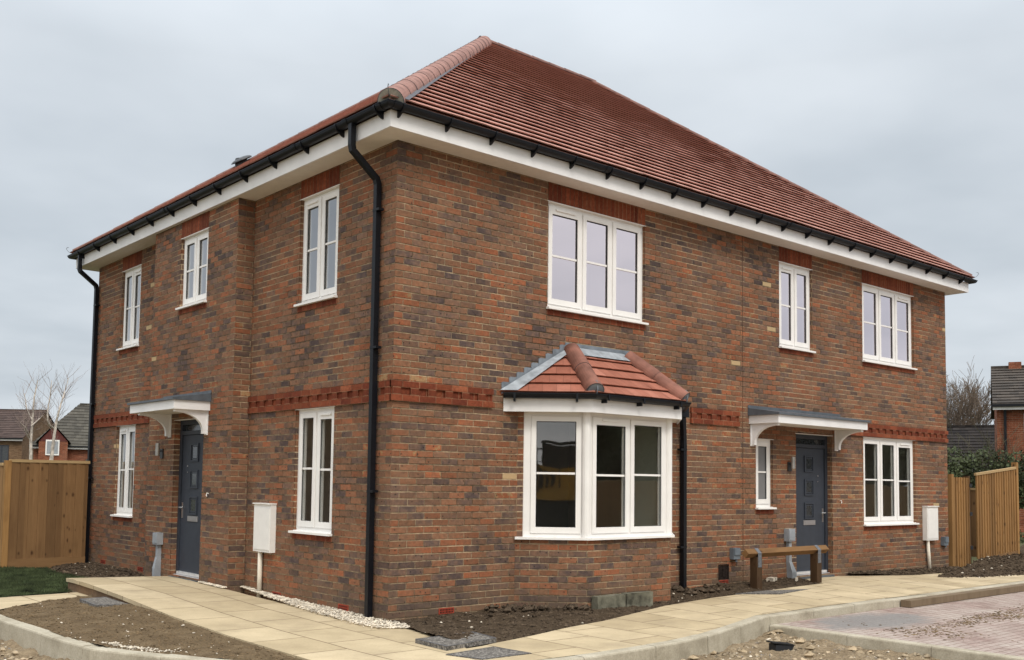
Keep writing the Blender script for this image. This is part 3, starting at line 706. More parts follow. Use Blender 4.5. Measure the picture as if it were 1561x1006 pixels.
# roof -------------------------------------------------------------------
EO, EZ = .385, 5.445
X0, X1, YA, YB_ = -EO, W + EO, -EO, D + EO
RY = D / 2; AX, BX, RZ = 5.0, 7.72, 9.32
roof_parts = []
def slope(P0, P1, T0, T1, mat, name, parent, g=.2, w=.33, t=.034, jit=.003, nose=.013):
    P0, P1, T0, T1 = map(V, (P0, P1, T0, T1)); u = (P1 - P0); L = u.length; u.normalize()
    T0p = T0 - P0; sv = T0p - u * T0p.dot(u); SL = sv.length; sv.normalize(); nn = u.cross(sv).normalized()
    if nn.z < 0: nn = -nn
    ul1 = (T0 - P0).dot(u); ur1 = (T1 - P0).dot(u)
    ul = lambda s: ul1 * s / SL
    ur = lambda s: L + (ur1 - L) * s / SL
    mb = MB(); k = 0; s = 0.0
    Pt = lambda a, s_, h: P0 + u * a + sv * s_ + nn * h
    mb.face([Pt(0, 0, -.01), Pt(L, 0, -.01), Pt(ur1, SL, -.01), Pt(ul1, SL, -.01)], [(0.08, .05)] * 4)
    while s < SL - .02:
        s1 = min(s + g, SL); a = -w + (w / 2 if k % 2 else 0)
        while a < L:
            b = a + w
            x0, x1 = max(a, ul(s)), min(b, ur(s)); y0, y1 = max(a, ul(s1)), min(b, ur(s1))
            if x1 - x0 > .005:
                if y1 < y0: y0 = y1 = (y0 + y1) / 2 if ul(s1) < ur(s1) + .3 else (x0 + x1) / 2
                j = random.uniform(-jit, jit); j2 = random.uniform(-jit, jit)
                A, B = Pt(x0 + .001, s, t + j), Pt(x1 - .001, s, t + j2); D1, C1 = Pt(y0, s1, .002), Pt(y1, s1, .002)
                vs = k * g + .03; uvv = [(x0, vs), (x1, vs), (y1, vs + g * .8), (y0, vs + g * .8)]
                mb.face([A, B, C1, D1], uvv)
                A0, B0 = Pt(x0, s + .001, t + j - nose), Pt(x1, s + .001, t + j2 - nose); uvb = [(x0 + .02, vs), (x1 - .02, vs), (x1 - .02, vs + .02), (x0 + .02, vs + .02)]
                mb.face([A0, B0, B, A], uvb)
                mb.face([A0, B0, Pt(y1, s1, .002 - nose), Pt(y0, s1, .002 - nose)], uvb)
            a = b
        s = s1; k += 1
    return mb.build(name, mat, parent)
roof = slope((X0, YA, EZ), (X1, YA, EZ), (AX, RY, RZ), (BX, RY, RZ), M['tile'], 'roof', house)
slope((X0, YB_, EZ), (X0, YA, EZ), (AX, RY, RZ), (AX, RY, RZ), M['tile'], 'roof_slope', roof)
slope((X1, YA, EZ), (X1, YB_, EZ), (BX, RY, RZ), (BX, RY, RZ), M['tile'], 'roof_slope', roof)
slope((X1, YB_, EZ), (X0, YB_, EZ), (BX, RY, RZ), (AX, RY, RZ), M['tile'], 'roof_slope', roof)
def halfround(P0, P1, r, seg, mat, name, parent, drop=0.0, gap=True, endcap=None):
    P0, P1 = V(P0), V(P1); d = (P1 - P0); L = d.length; d.normalize()
    x = d.cross(V((0, 0, 1))).normalized(); up = x.cross(d).normalized(); n = 14
    mb = MB(); k = max(1, round(L / seg)); sl = L / k
    for i in range(k):
        a = P0 + d * (sl * i); b = P0 + d * (sl * (i + 1) + .012)
        j = random.uniform(-.003, .003)
        def ring(c, rr): return [c + (x * math.cos(math.pi * (q / n * 1.1 - .05)) + up * (math.sin(math.pi * (q / n * 1.1 - .05)) - drop)) * rr for q in range(n + 1)]
        r0, r1 = ring(a, r + .005 + j * .5), ring(b, r - .004 + j * .5); r0i = ring(a, r - .012)
        for q in range(n):
            mb.face([r0[q], r0[q + 1], r1[q + 1], r1[q]], [(q * .03, i * .4), (q * .03 + .03, i * .4), (q * .03 + .03, i * .4 + .4), (q * .03, i * .4 + .4)])
            mb.face([r0i[q], r0i[q + 1], r0[q + 1], r0[q]], mi=1)
        # little dark comb vents by the tile edge
    o = mb.build(name, [mat, M['membrane']], parent, smooth=False)
    if endcap:
        e = MB(); rr = [P0 - d * .004 + (x * math.cos(math.pi * (q / n * 1.1 - .05)) + up * (math.sin(math.pi * (q / n * 1.1 - .05)) - drop)) * (r - .004) for q in range(n + 1)]
        e.face(rr); e.build('hip_end_cap', endcap, parent)
    return o
zz = .035
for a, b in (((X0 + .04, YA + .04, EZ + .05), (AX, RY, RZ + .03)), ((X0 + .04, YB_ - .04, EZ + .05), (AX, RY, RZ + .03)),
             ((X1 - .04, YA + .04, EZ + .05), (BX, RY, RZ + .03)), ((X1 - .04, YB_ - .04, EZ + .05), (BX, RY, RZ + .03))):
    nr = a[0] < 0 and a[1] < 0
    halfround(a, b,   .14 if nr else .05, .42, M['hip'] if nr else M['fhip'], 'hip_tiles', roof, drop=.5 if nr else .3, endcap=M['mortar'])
    if nr:      # dark comb vents tucked along the far edge of the near hip roll
        A_, B__ = V(a), V(b); dd = (B__ - A_).normalized(); sx = dd.cross(V((0, 0, 1))).normalized(); upv = sx.cross(dd)
        cv_ = MB(); n_ = 26
        for i in range(n_):
            c_ = A_ + (B__ - A_) * ((i + .8) / n_); ang = math.radians(128)
            for s0 in (0.0,):
                p0 = c_ + (sx * math.cos(ang) + upv * (math.sin(ang) - .5)) * .157; tt = (-sx * math.sin(ang) + upv * math.cos(ang))
                cv_.face([p0, p0 + dd * .07, p0 + dd * .07 + tt * .045, p0 + dd * .03 + tt * .06])
        cv_.build('hip_vents', M['seal'], roof)
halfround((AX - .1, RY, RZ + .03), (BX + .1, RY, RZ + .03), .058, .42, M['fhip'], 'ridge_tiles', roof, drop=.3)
# grey hip membrane showing beside the near hip roll, both faces
def strip(P0, P1, side, w, h=.036):
    P0, P1 = V(P0), V(P1); mb = MB(); s_ = V(side)
    mb.face([P0, P1, P1 + s_ * w, P0 + s_ * w]); mb.build('hip_membrane', M['membrane'], roof)
sn = V((0, -(RZ - EZ), (RY - YA))).normalized()
strip(V((X0 + .08, YA, EZ)) + sn * .038, V((AX, RY, RZ)) + sn * .034, (1, 0, 0), .155)
# hip irons at the corners
for (x, y, dx, dy) in ((X0, YA, -1, -1), (X0, YB_, -1, 1), (X1, YA, 1, -1)):
    m = MB(); m.tube([(x + dx * .0, y + dy * .0, EZ + .02), (x + dx * .03, y + dy * .03, EZ + .04), (x + dx * .06, y + dy * .06, EZ + .09), (x + dx * .05, y + dy * .05, EZ + .12), (x + dx * .03, y + dy * .03, EZ + .115)], .0045, 6)
    m.build('hip_iron', M['galv'], roof)
# small domed roof vent low on the side slope and a slipped tile near it
def on_west(y, s):
    f = s; return V((X0 + (AX - X0) * f, y, EZ + (RZ - EZ) * f))
vt = MB(); c = on_west(7.40, .41) + V((-.06, 0, .06)); n = 12
for i in range(5):
    r0, z0 = .21 * math.cos(i * math.pi / 10), .07 * math.sin(i * math.pi / 10); r1, z1 = .21 * math.cos((i + 1) * math.pi / 10), .07 * math.sin((i + 1) * math.pi / 10)
    for j in range(n):
        a, b = 2 * math.pi * j / n, 2 * math.pi * (j + 1) / n
        T = lambda r, z, q: c + V((r * math.cos(q) * .8, r * math.sin(q), z + r * math.cos(q) * .45))
        vt.face([T(r0, z0, a), T(r0, z0, b), T(r1, z1, b), T(r1, z1, a)])
vt.tube([c - V((0, 0, .2)), c + V((0, 0, .02))], .11, 12)
vt.build('roof_vent', M['greyroof'] if False else M['darkmetal'], roof, smooth=True)

# ---------------------------------------------------------------- bay window
A, B, Cc, Dd = (1.78, 0.0), (2.42, -.58), (3.91, -.58), (4.55, 0.0)
bay = MB(); pts = [A, B, Cc, Dd]; acc = 0.05
for i in range(3):
    p, q = V(pts[i]), V(pts[i + 1]); L = (q - p).length
    wall(bay, Fr((p.x, p.y, 0), (q.x - p.x, q.y - p.y, 0), (q.y - p.y, p.x - q.x, 0)), 0, L, ZB, .80, [], uo=acc); acc += L
bayo = bay.build('bay_window', M['brick'], house)
bs = MB(); bs.sweep(pts, [(-.12, .802), (.05, .802), (.05, .828), (-.12, .836)]); bs.build('bay_sill', M['upvc'], bayo)
def segF(p, q):
    p, q = V((*p, 0)), V((*q, 0)); u = (q - p).normalized(); return Fr(p, u, (u.y, -u.x, 0)), (q - p).length
f1, l1 = segF(A, B); f2, l2 = segF(B, Cc); f3, l3 = segF(Cc, Dd)
window(house, f1, .135, l1 - .045, .83, 2.31, 1, False, sill=False, drip=False, recess=.035)
window(house, f2, .045, l2 - .045, .83, 2.31, 2, False, vent=0, sill=False, drip=False, recess=.035)
window(house, f3, .045, l3 - .135, .83, 2.31, 1, False, sill=False, drip=False, recess=.035)
for c in (B, Cc):
    bp = MB(); bp.tube([(c[0], c[1] + .045, .83), (c[0], c[1] + .045, 2.31)], .052, 12); bp.build('bay_corner_post', M['upvc'], bayo)
for F_, q in ((f1, (.09, .135)), (f3, (l3 - .135, l3 - .09))):
    bp = MB(); bp.box(F_, q[0], q[1], -.11, -.035, .83, 2.31); bp.build('bay_side_post', M['upvc'], bayo)
for F_, q in ((f1, (0, .09)), (f3, (l3 - .09, l3))):
    jb = MB(); jb.box(F_, q[0], q[1], -.12, -.02, .80, 2.31); jb.build('bay_side_brickwork', M['brick'], bayo)
FPTS = [(1.575, 0), (2.35, -.70), (3.98, -.70), (4.755, 0)]
m = MB(); m.sweep(FPTS, [(-.02, 2.30), (0, 2.30), (0, 2.455), (-.02, 2.455)]); m.build('bay_fascia', M['fascia'], bayo)
m = MB(); m.face([(*p, 2.312) for p in FPTS]); m.face([(*p, 2.44) for p in FPTS]); m.build('bay_soffit', M['soffit'], bayo)
m = MB(); m.sweep(FPTS, gutprof(.003, 2.505, .055)); bg = m.build('bay_gutter', M['black'], bayo)
for F_, a in ((segF(FPTS[0], FPTS[1])[0], .13), (segF(FPTS[0], FPTS[1])[0], .86), (segF(FPTS[1], FPTS[2])[0], .16), (segF(FPTS[1], FPTS[2])[0], .78), (segF(FPTS[1], FPTS[2])[0], 1.48)):
    k = MB(); k.box(F_, a - .012, a + .012, .0, .075, 2.415, 2.46); k.box(F_, a - .012, a + .012, .112, .121, 2.44, 2.516); k.build('bay_gutter_bracket', M['black'], bayo)
pipe([(4.72, -.085, 2.50), (4.74, -.10, 2.36), (4.80, -.06, 2.14), (4.81, -.055, 2.08), (4.81, -.055, -.02)], [(z, (4.81, -.055), (-.055, 0)) for z in (1.95, .62)])
m = MB(); m.box(FW, 4.66, 4.80, -.16, -.04, 2.39, 2.525); m.build('gutter_outlet', M['black'], bayo)
EB = [(1.52, 0.0), (2.33, -.765), (4.0, -.765), (4.81, 0.0)]; T0, T1 = (2.655, 0, 3.13), (3.675, 0, 3.13); ez = 2.515
bt = slope((*EB[1], ez), (*EB[2], ez), T0, T1, M['bay_tile'], 'bay_roof', bayo, g=.196, t=.028)
slope((*EB[0], ez), (*EB[1], ez), T0, T0, M['bay_tile'], 'bay_roof_slope', house, g=.196, t=.028)
slope((*EB[2], ez), (*EB[3], ez), T1, T1, M['bay_tile'], 'bay_roof_slope', house, g=.196, t=.028)
halfround((2.345, -.75, ez + .045), (2.645, -.05, 3.13), .112, .46, M['bay_hip'], 'bay_hip_tiles', bayo, drop=.2)
halfround((3.985, -.75, ez + .045), (3.685, -.05, 3.13), .112, .46, M['bay_hip'], 'bay_hip_tiles', bayo, drop=.2)
for bx, dx in ((2.345, -1), (3.985, 1)):
    m = MB(); n = 12; d = V((-dx * .4, .9, .6)).normalized(); x = d.cross(V((0, 0, 1))).normalized(); up = x.cross(d)
    c = V((bx, -.757, ez + .045)); rr = [c + (x * math.cos(math.pi * q / n) + up * (math.sin(math.pi * q / n) - .2)) * .098 for q in range(n + 1)]
    m.face(rr); m.tube([c + V((0, -.01, -.06)), c + V((0, -.03, 0)), c + V((0, -.025, .09)), c + V((0, .0, .11))], .007, 6); m.build('hip_end_cap', M['lead'], bayo)
# stepped lead flashing on the wall and apron over the tiles
lf = MB()
n = 9
for side in (0, 1):
    st_ = [];
    for i in range(n):
        xa = i * (1.06 / n); xb = (i + 1) * (1.06 / n); za = 2.60 + (i + .55) * (.60 / n)
        st_ += [(xa, za), (xa + .03, za + .012), (xb, za + .012)]
    up = [((1.535 + x) if not side else (4.795 - x), z) for x, z in st_]
    lo_ = [((1.535 + x) if not side else (4.795 - x), 2.50 + x * .60 / 1.06) for x, z in st_]
    for i in range(len(up) - 1):
        o_ = .007 + .0015 * ((i // 3) % 2)
        lf.face([FF(lo_[i][0], .012, lo_[i][1]), FF(lo_[i + 1][0], .012, lo_[i + 1][1]), FF(up[i + 1][0], o_, up[i + 1][1]), FF(up[i][0], o_, up[i][1])])
        lf.face([FF(up[i][0], o_, up[i][1]), FF(up[i + 1][0], o_, up[i + 1][1]), FF(up[i + 1][0], .0, up[i + 1][1]), FF(up[i][0], .0, up[i][1])])
lf.box(FF, 2.575, 3.76, .001, .0085, 3.02, 3.215)
lf.build('lead_flashing', M['lead'], bayo)
ap = MB()
def offp(p, q, w, lift): return None
pL, pB, pT = V((*EB[0], ez)), V((*EB[1], ez)), V(T0)
nl = (pB - pL).cross(pT - pL).normalized(); nl = nl if nl.z > 0 else -nl
e1 = (pB - pL).normalized()
ap.face([pL + nl * .040, pL + e1 * .21 + nl * .040, pT + e1 * .02 - (pT - pL).normalized() * .12 + nl * .044 + e1 * .08, pT + nl * .044])
pT2 = V(T1)
nf = V((0, -(3.13 - ez), .765)).normalized()
ap.face([V(T0) + nf * .043 + V((.06, 0, 0)), V(T1) + nf * .043 - V((.06, 0, 0)), V((T1[0] + .0, -.13, 3.13 - .105)) + nf * .043, V((T0[0] + .0, -.13, 3.13 - .105)) + nf * .043])
ap.build('lead_apron', M['leadlight'], bayo)

# ---------------------------------------------------------------- small things fixed to the walls
def meter(F, a0, a1, c0, c1, pa, pb, zb, d=.20):
    m = MB(); m.box(F, a0, a1, 0.001, d, c0, c1)
    b = m.build('meter_cabinet', M['cabinet'], house)
    dm = MB(); dm.box(F, a0 + .02, a1 - .02, d + .001, d + .008, c0 + .03, c1 - .045); dm.build('cabinet_door', M['cabinet'], b)
    tm = MB(); tm.box(F, a0 - .01, a1 + .01, -.0, d + .02, c1, c1 + .014); tm.build('cabinet_lid', M['cabinet'], b)
    p = MB(); p.tube([F(pa, d * .5, c0), F(pb, d * .5, zb)], .030, 12); p.build('service_pipe', M['pipecream'], b, smooth=True)
meter(FL, 2.50, 2.95, .55, 1.15, 2.82, 2.82, -.08, .075)
meter(FF, 11.62, 12.04, .53, 1.135, 11.72, 11.79, -.1, .085)
def hockey(F, a, c0, c1, boot_dir, zb, w=.085):
    m = MB(); m.box(F, a - w, a + w, 0.001, .09, c0, c1); m.box(F, a - w + .012, a + w - .012, .09, .098, c0 + .02, c1 - .02)
    b = m.build('duct_box', M['greyplastic'], house)
    p = MB(); p.box(F, a - .032, a + .032, .002, .06, zb + .27, c0); p.build('duct_cover', M['greyplastic'], b)
    q = MB()
    s = [(a - .035, .002), (a + .035, .002)]
    top = [F(a - .035, .002, zb + .29), F(a + .035, .002, zb + .29), F(a + .035, .062, zb + .29), F(a - .035, .062, zb + .29)]
    bot = [F(a - .04 + boot_dir * .06, .002, zb + .13), F(a + .035 + boot_dir * .16, .002, zb + .13), F(a + .035 + boot_dir * .16, .10, zb + .13), F(a - .04 + boot_dir * .06, .10, zb + .13)]
    low = [p_ + V((0, 0, -.16)) for p_ in bot]
    for u, v in ((top, bot), (bot, low)):
        for i in range(4): q.face([u[i], u[(i + 1) % 4], v[(i + 1) % 4], v[i]])
    q.face(top); q.build('duct_boot', M['greyplastic'], b)
hockey(FP, 5.50, .50, .67, 0, .03); hockey(FF, 7.36, .63, .82, .4, .03)
def lamp(F, a, c):
    m = MB(); m.box(F, a - .045, a + .045, .001, .022, c - .12, c + .02); b = m.build('wall_light', M['darkmetal'], house)
    t = MB(); t.tube([F(a, .075, c - .08), F(a, .075, c + .10)], .033, 14); t.build('light_tube', M['alu'], b, smooth=False)
    t = MB(); t.box(F, a - .012, a + .012, .02, .06, c - .02, c + .0); t.build('light_arm', M['darkmetal'], b)
lamp(FF, 7.42, 1.82); lamp(FP, 5.55, 1.87)
def socket(F, a, c):
    m = MB(); m.box(F, a - .075, a + .075, .001, .075, c - .08, c + .08); m.box(F, a - .065, a + .065, .075, .09, c - .02, c + .075); m.tube([F(a + .02, .045, c - .08), F(a + .02, .045, c - .12)], .018, 10)
    m.build('outdoor_socket', M['darkgreybox'], house)
socket(FF, 5.99, .49); socket(FF, 12.37, .50)
def bellcable(F, a, c):
    m = MB(); m.tube([F(a, .0, c), F(a + .006, .02, c + .012), F(a + .012, .026, c - .02), F(a + .004, .02, c - .035)], .007, 6); m.build('doorbell_cable', M['upvc'], house)
bellcable(FF, 8.87, 1.24); bellcable(FP, 3.95, 1.26)
def airbrick(F, a, c, n=(9, 2)):
    m = MB(); w = .215
    m.box(F, a, a + w, -.02, .004, c, c + .065); b = m.build('airbrick', M['airbrick'], house)
    h = MB()
    for i in range(9):
        for j in range(2): h.box(F, a + .016 + i * .0212, a + .028 + i * .0212, .003, .0052, c + .010 + j * .026, c + .028 + j * .026)
    h.build('airbrick_slots', M['hole'], b)
for a in (.78, 2.33, 8.4, 7.55 - 1.1): airbrick(FL, a, .005) if not (Y1 < a < Y2) else None
airbrick(FL, 6.75, .0); airbrick(FF, .67, .005); airbrick(FF, 5.665, .055); airbrick(FF, 9.4, -.07)
m = MB(); m.box(FF, 5.67, 5.87, -.05, .002, .13, .32); m.box(FF, 5.655, 5.67, .0, .012, .13, .33); m.box(FF, 5.87, 5.885, .0, .012, .13, .33); m.box(FF, 5.655, 5.885, .0, .012, .33, .342)
m.box(FF, 5.75, 5.78, .002, .012, .17, .28); m.build('open_duct_slot', M['hole'], house)
m = MB(); m.box(FF, 8.10, 8.27, .001, .006, 2.66, 2.715); m.build('weep_slot', M['joint'], house)

# ================================================================== GROUND
def lerp(t, a, b): return a + (b - a) * t
def pw(x, L):
    if x <= L[0][0]: return L[0][1]
    for (a, va), (b, vb) in zip(L, L[1:]):
        if x <= b: return lerp((x - a) / (b - a), va, vb)
    return L[-1][1]
def zpath(x, y):
    left = pw(y, [(-1.6, -.05), (0, -.035), (1.5, .0), (3, .06), (4.6, .09), (5.3, .085)])
    if x < 0 and y > -1: return left + .026 * (-.85 - x) / .85 * min(1, max(0, (y - .5) / 2.5))
    fr = pw(x, [(-.3, -.05), (2, -.04), (4.5, 0.0), (7.4, .035), (9, .03), (12.6, -.03), (16, -.02)])
    t = min(1, max(0, (-y - .6) / 1.4))
    return lerp(t, fr, pw(x, [(-.3, -.05), (5, -.035), (16, -.03)]))
def fbm(x, y, s, seed=0.0, o=4):
    v = 0; a = 1; t = 0
    for i in range(o):
        v += a * noise.noise(V((x * s, y * s, seed + i * 7.3))); t += a; a *= .5; s *= 2.05
    return v / t
def inpoly(x, y, P):
    r = False; j = len(P) - 1
    for i in range(len(P)):
        if (P[i][1] > y) != (P[j][1] > y) and x < (P[j][0] - P[i][0]) * (y - P[i][1]) / (P[j][1] - P[i][1]) + P[i][0]: r = not r
        j = i
    return r
def terrain(name, P, res, zf, mat, soft=True):
    xs = [p[0] for p in P]; ys = [p[1] for p in P]
    nx, ny = int((max(xs) - min(xs)) / res) + 2, int((max(ys) - min(ys)) / res) + 2
    x0, y0 = min(xs), min(ys); idx = {}; vs = []; fs = []
    def vid(i, j):
        if (i, j) not in idx:
            x, y = x0 + i * res, y0 + j * res; idx[(i, j)] = len(vs); vs.append((x, y, zf(x, y)))
        return idx[(i, j)]
    for i in range(nx):
        for j in range(ny):
            if inpoly(x0 + (i + .5) * res, y0 + (j + .5) * res, P): fs.append((vid(i, j), vid(i + 1, j), vid(i + 1, j + 1), vid(i, j + 1)))
    me = bpy.data.meshes.new(name); me.from_pydata(vs, [], fs); me.materials.append(mat)
    me.polygons.foreach_set('use_smooth', [True] * len(me.polygons)); me.update()
    o = bpy.data.objects.new(name, me); C.objects.link(o); return struct(o)

g = MB(); g.face([(-500, -500, -.42), (500, -500, -.42), (500, 500, -.42), (-500, 500, -.42)]); struct(g.build('ground', M['ground']))

# kerb lines (top back edge), walked so that the road lies on the right
KB = [(-3.02, 9.0), (-3.02, 3.1), (-3.01, 2.4), (-2.97, 1.6), (-2.95, .9), (-2.88, .3), (-2.72, -.1), (-2.56, -.45), (-2.38, -.85), (-2.12, -1.3), (-1.75, -1.75), (-1.3, -2.1), (-.8, -2.36), (-.2, -2.52), (.35, -2.56), (.95, -2.55), (1.55, -2.52), (2.1, -2.42), (3.0, -2.16), (3.85, -1.89), (5.0, -1.88), (6.1, -1.86), (7.3, -1.88), (9, -1.86), (11, -1.84), (16, -1.8), (24, -1.75)]
def resample(P, step):
    out = [P[0]]; 
    for a, b in zip(P, P[1:]):
        L = math.dist(a, b); n = max(1, round(L / step))
        for i in range(1, n + 1): out.append((lerp(i / n, a[0], b[0]), lerp(i / n, a[1], b[1])))
    return out
def kz(x, y): return pw(x, [(-3, -.05), (0, -.05), (5, -.035), (16, -.03)])
def kerb_run(name, P, seglen, w, h, zfun, cham=.018, gap=.006):
    mb = MB(); Q = resample(P, .12); acc = 0; cur = [Q[0]]; segs = []
    for a, b in zip(Q, Q[1:]):
        acc += math.dist(a, b); cur.append(b)
        if acc > seglen: segs.append(cur); cur = [b]; acc = 0
    if len(cur) > 1: segs.append(cur)
    for sgm in segs:
        a, b = V(sgm[0]), V(sgm[1]); d = (b - a).normalized(); sgm = [tuple(a + d * gap * .5)] + sgm[1:]
        a, b = V(sgm[-2]), V(sgm[-1]); d = (b - a).normalized(); sgm = sgm[:-1] + [tuple(b - d * gap * .5)]
        dz = random.uniform(-.004, .004); rows = []
        n = len(sgm)
        for i, p in enumerate(sgm):
            a = V(sgm[max(0, i - 1)]); b = V(sgm[min(n - 1, i + 1)]); d = (b - a).normalized(); nn = V((d.y, -d.x)); z = zfun(*p) + dz
            pr = [(0, -h), (0, 0), (w - cham, 0), (w - cham * .3, -cham * .3), (w, -cham), (w + .008, -h)]
            rows.append([(p[0] + nn.x * o, p[1] + nn.y * o, z + zz_) for o, zz_ in pr])
        for i in range(n - 1):
            for j in range(5): mb.face([rows[i][j], rows[i + 1][j], rows[i + 1][j + 1], rows[i][j + 1]])
        mb.face(rows[0]); mb.face(rows[-1][::-1])
    return struct(mb.build(name, M['kerb']))
kerb_run('kerb', KB, .9, .125, .30, kz)
EDG = [(4.06, -2.02), (4.08, -2.5), (4.10, -3.6), (4.06, -4.5), (4.04, -6.5), (4.04, -11)]
kerb_run('edging_kerb', [p for p in EDG], .9, .12, .22, lambda x, y: -.14 + .0)

# paved path as a ribbon between house side and kerb side
RIB = [((-.26, 5.16), (-1.67, 5.14)), ((-.23, 4.8), (-1.67, 4.8)), ((0.02, 4.0), (-1.69, 4.0)), ((0.02, 3.0), (-1.74, 3.0)), ((.02, 1.5), (-1.75, 1.5)), ((.02, .1), (-1.75, .1)), ((-.1, -.8), (-1.75, -.8)), ((-.2, -1.4), (-1.75, -1.4)),
       ((-.30, -1.70), (-1.75, -1.755)), ((-.1, -1.68), (-1.3, -2.105)), ((.1, -1.62), (-.8, -2.365)), ((.35, -1.57), (-.2, -2.525)), ((.74, -1.48), (.5, -2.563)), ((1.38, -1.3), (1.3, -2.54)), ((2.1, -1.17), (2.1, -2.425)),
       ((2.67, -1.01), (2.8, -2.225)), ((3.56, -.78), (3.85, -1.895)), ((4.67, -.66), (4.95, -1.885)), ((5.55, -.65), (5.8, -1.87)), ((6.5, -.60), (6.7, -1.87)), ((7.2, -.59), (7.3, -1.885)), ((7.42, -.59), (7.5, -1.885)), ((7.43, .03), (7.9, -1.88)), ((8.76, .03), (8.8, -1.865)), ((9.1, -.16), (9.2, -1.865)), ((10.3, -.5), (10.3, -1.85)), ((12.2, -.45), (12.2, -1.83)), ((13.6, -.2), (13.6, -1.82)), ((15.5, -.9), (15.5, -1.81)), ((24, -1.0), (24, -1.76))]
def ribbon(R, nx, zf, lift=0.0):
    mb = MB()
    for (a0, b0), (a1, b1) in zip(R, R[1:]):
        m_ = max(1, round(max(math.dist(a0, a1), math.dist(b0, b1)) / .35))
        for k in range(m_):
            t0, t1 = k / m_, (k + 1) / m_
            for i in range(nx):
                s0, s1 = i / nx, (i + 1) / nx
                q = []
                for t, s in ((t0, s0), (t0, s1), (t1, s1), (t1, s0)):
                    A_ = (lerp(t, a0[0], a1[0]), lerp(t, a0[1], a1[1])); B_ = (lerp(t, b0[0], b1[0]), lerp(t, b0[1], b1[1]))
                    q.append((lerp(s, A_[0], B_[0]), lerp(s, A_[1], B_[1])))
                mb.face([(x, y, zf(x, y) + lift) for x, y in q], [(x + .02, y) for x, y in q])
    return mb
rb = ribbon(RIB, 6, zpath)
# visible thickness of the flags along the raised far end and outer edge
OUT = [(-.26, 5.16), (-1.67, 5.14), (-1.67, 4.8), (-1.69, 4.0), (-1.74, 3.0), (-1.75, 1.5), (-1.75, .1), (-1.75, -.8), (-1.75, -1.7)]
for a, b in zip(OUT, OUT[1:]):
    z0, z1 = zpath(*a), zpath(*b); rb.face([(*a, z0), (*b, z1), (*b, z1 - .045), (*a, z0 - .045)], [(a[0] + a[1], .1), (b[0] + b[1], .1), (b[0] + b[1], .14), (a[0] + a[1], .14)])
struct(rb.build('paved_path', M['flags']))
uc = MB()
for a, b in zip(OUT, OUT[1:6]):
    i_ = lambda p: (p[0] + .02 if p[0] < -.5 else p[0], p[1] - (.02 if p[1] > 5 else 0))
    a2, b2 = i_(a), i_(b); z0, z1 = zpath(*a) - .045, zpath(*b) - .045
    L0 = a[0] + a[1]; L1 = b[0] + b[1]
    uc.face([(*a2, z0), (*b2, z1), (*b2, -.2), (*a2, -.2)], [(L0, .075), (L1, .075), (L1, -.1), (L0, -.1)])
struct(uc.build('path_edge_course', M['brown_brick']))
sp = MB()
Q = [((-1.60, 4.76), (-1.60, 4.1)), ((-1.95, 4.70), (-1.95, 4.0)), ((-2.3, 4.68), (-2.3, 3.93)), ((-2.6, 4.66), (-2.6, 3.74)), ((-3.02, 4.62), (-3.02, 3.35))]
sp = ribbon([(b, a) for a, b in Q], 2, lambda x, y: -.042)
struct(sp.build('lower_path', M['flags']))

# rubble road bed
def zrub(x, y):
    z = -.235 + .05 * fbm(x, y, .9, 1) + .075 * fbm(x, y, 3.5, 5) + .04 * fbm(x, y, 13, 9, 3)
    return z + .02 * max(0, fbm(x, y, 7, 3))
terrain('rubble_road_bed', [(-6.5, 7), (-3.06, 7), (-3.08, 1.6), (-2.98, .2), (-2.5, -.95), (-1.8, -1.85), (-.8, -2.45), (.4, -2.64), (1.6, -2.6), (3.0, -2.25), (3.9, -1.98), (4.12, -2.0), (4.12, -7), (-6.5, -7)], .045, zrub, M['hardcore'])
terrain('outer_road_bed', [(-30, 14), (-6.4, 14), (-6.4, -6.9), (4.1, -6.9), (4.1, -30), (-30, -30)], .8, lambda x, y: -.26 + .04 * fbm(x, y, .8), M['hardcore'])
pv = MB(); pv.face([(4.04, -2.0, -.142), (24, -1.85, -.142), (24, -14, -.142), (4.04, -14, -.142)], [(4.04, -2.0), (24, -1.85), (24, -14), (4.04, -14)])
struct(pv.build('block_paving', M['paving']))

def stones(name, N, pt, size, mat, kind='stuff', flat=.7, up=0.4):
    vs = []; fs = []
    for _ in range(N):
        q = pt()
        if q is None: continue
        x, y, z = q; r = random.uniform(*size); b = len(vs); a = random.uniform(0, 6.28); ca, sa = math.cos(a), math.sin(a)
        ex = (random.uniform(.7, 1.5), random.uniform(.6, 1.1), flat * random.uniform(.7, 1.2))
        for p in ((1, 0, 0), (.3, 1, .1), (-.9, .4, 0), (-.4, -.95, 0), (.55, -.7, .15), (0.1, .1, 1), (-.2, -.2, -1), (.55, .35, .72), (-.5, .1, .75)):
            X, Y, Z = (p[i] * ex[i] * r * random.uniform(.85, 1.15) for i in range(3))
            vs.append((x + X * ca - Y * sa, y + X * sa + Y * ca, z + Z + r * ex[2] * up))
        for f in ((5, 7, 8), (7, 0, 1), (7, 1, 8), (8, 1, 2), (8, 2, 5), (5, 2, 3), (5, 3, 4), (5, 4, 7), (7, 4, 0), (6, 1, 0), (6, 2, 1), (6, 3, 2), (6, 4, 3), (6, 0, 4)):
            fs.append(tuple(b + i for i in f))
    me = bpy.data.meshes.new(name); me.from_pydata(vs, [], fs); me.materials.append(mat); me.update()
    o = bpy.data.objects.new(name, me); C.objects.link(o); o['kind'] = kind; return o
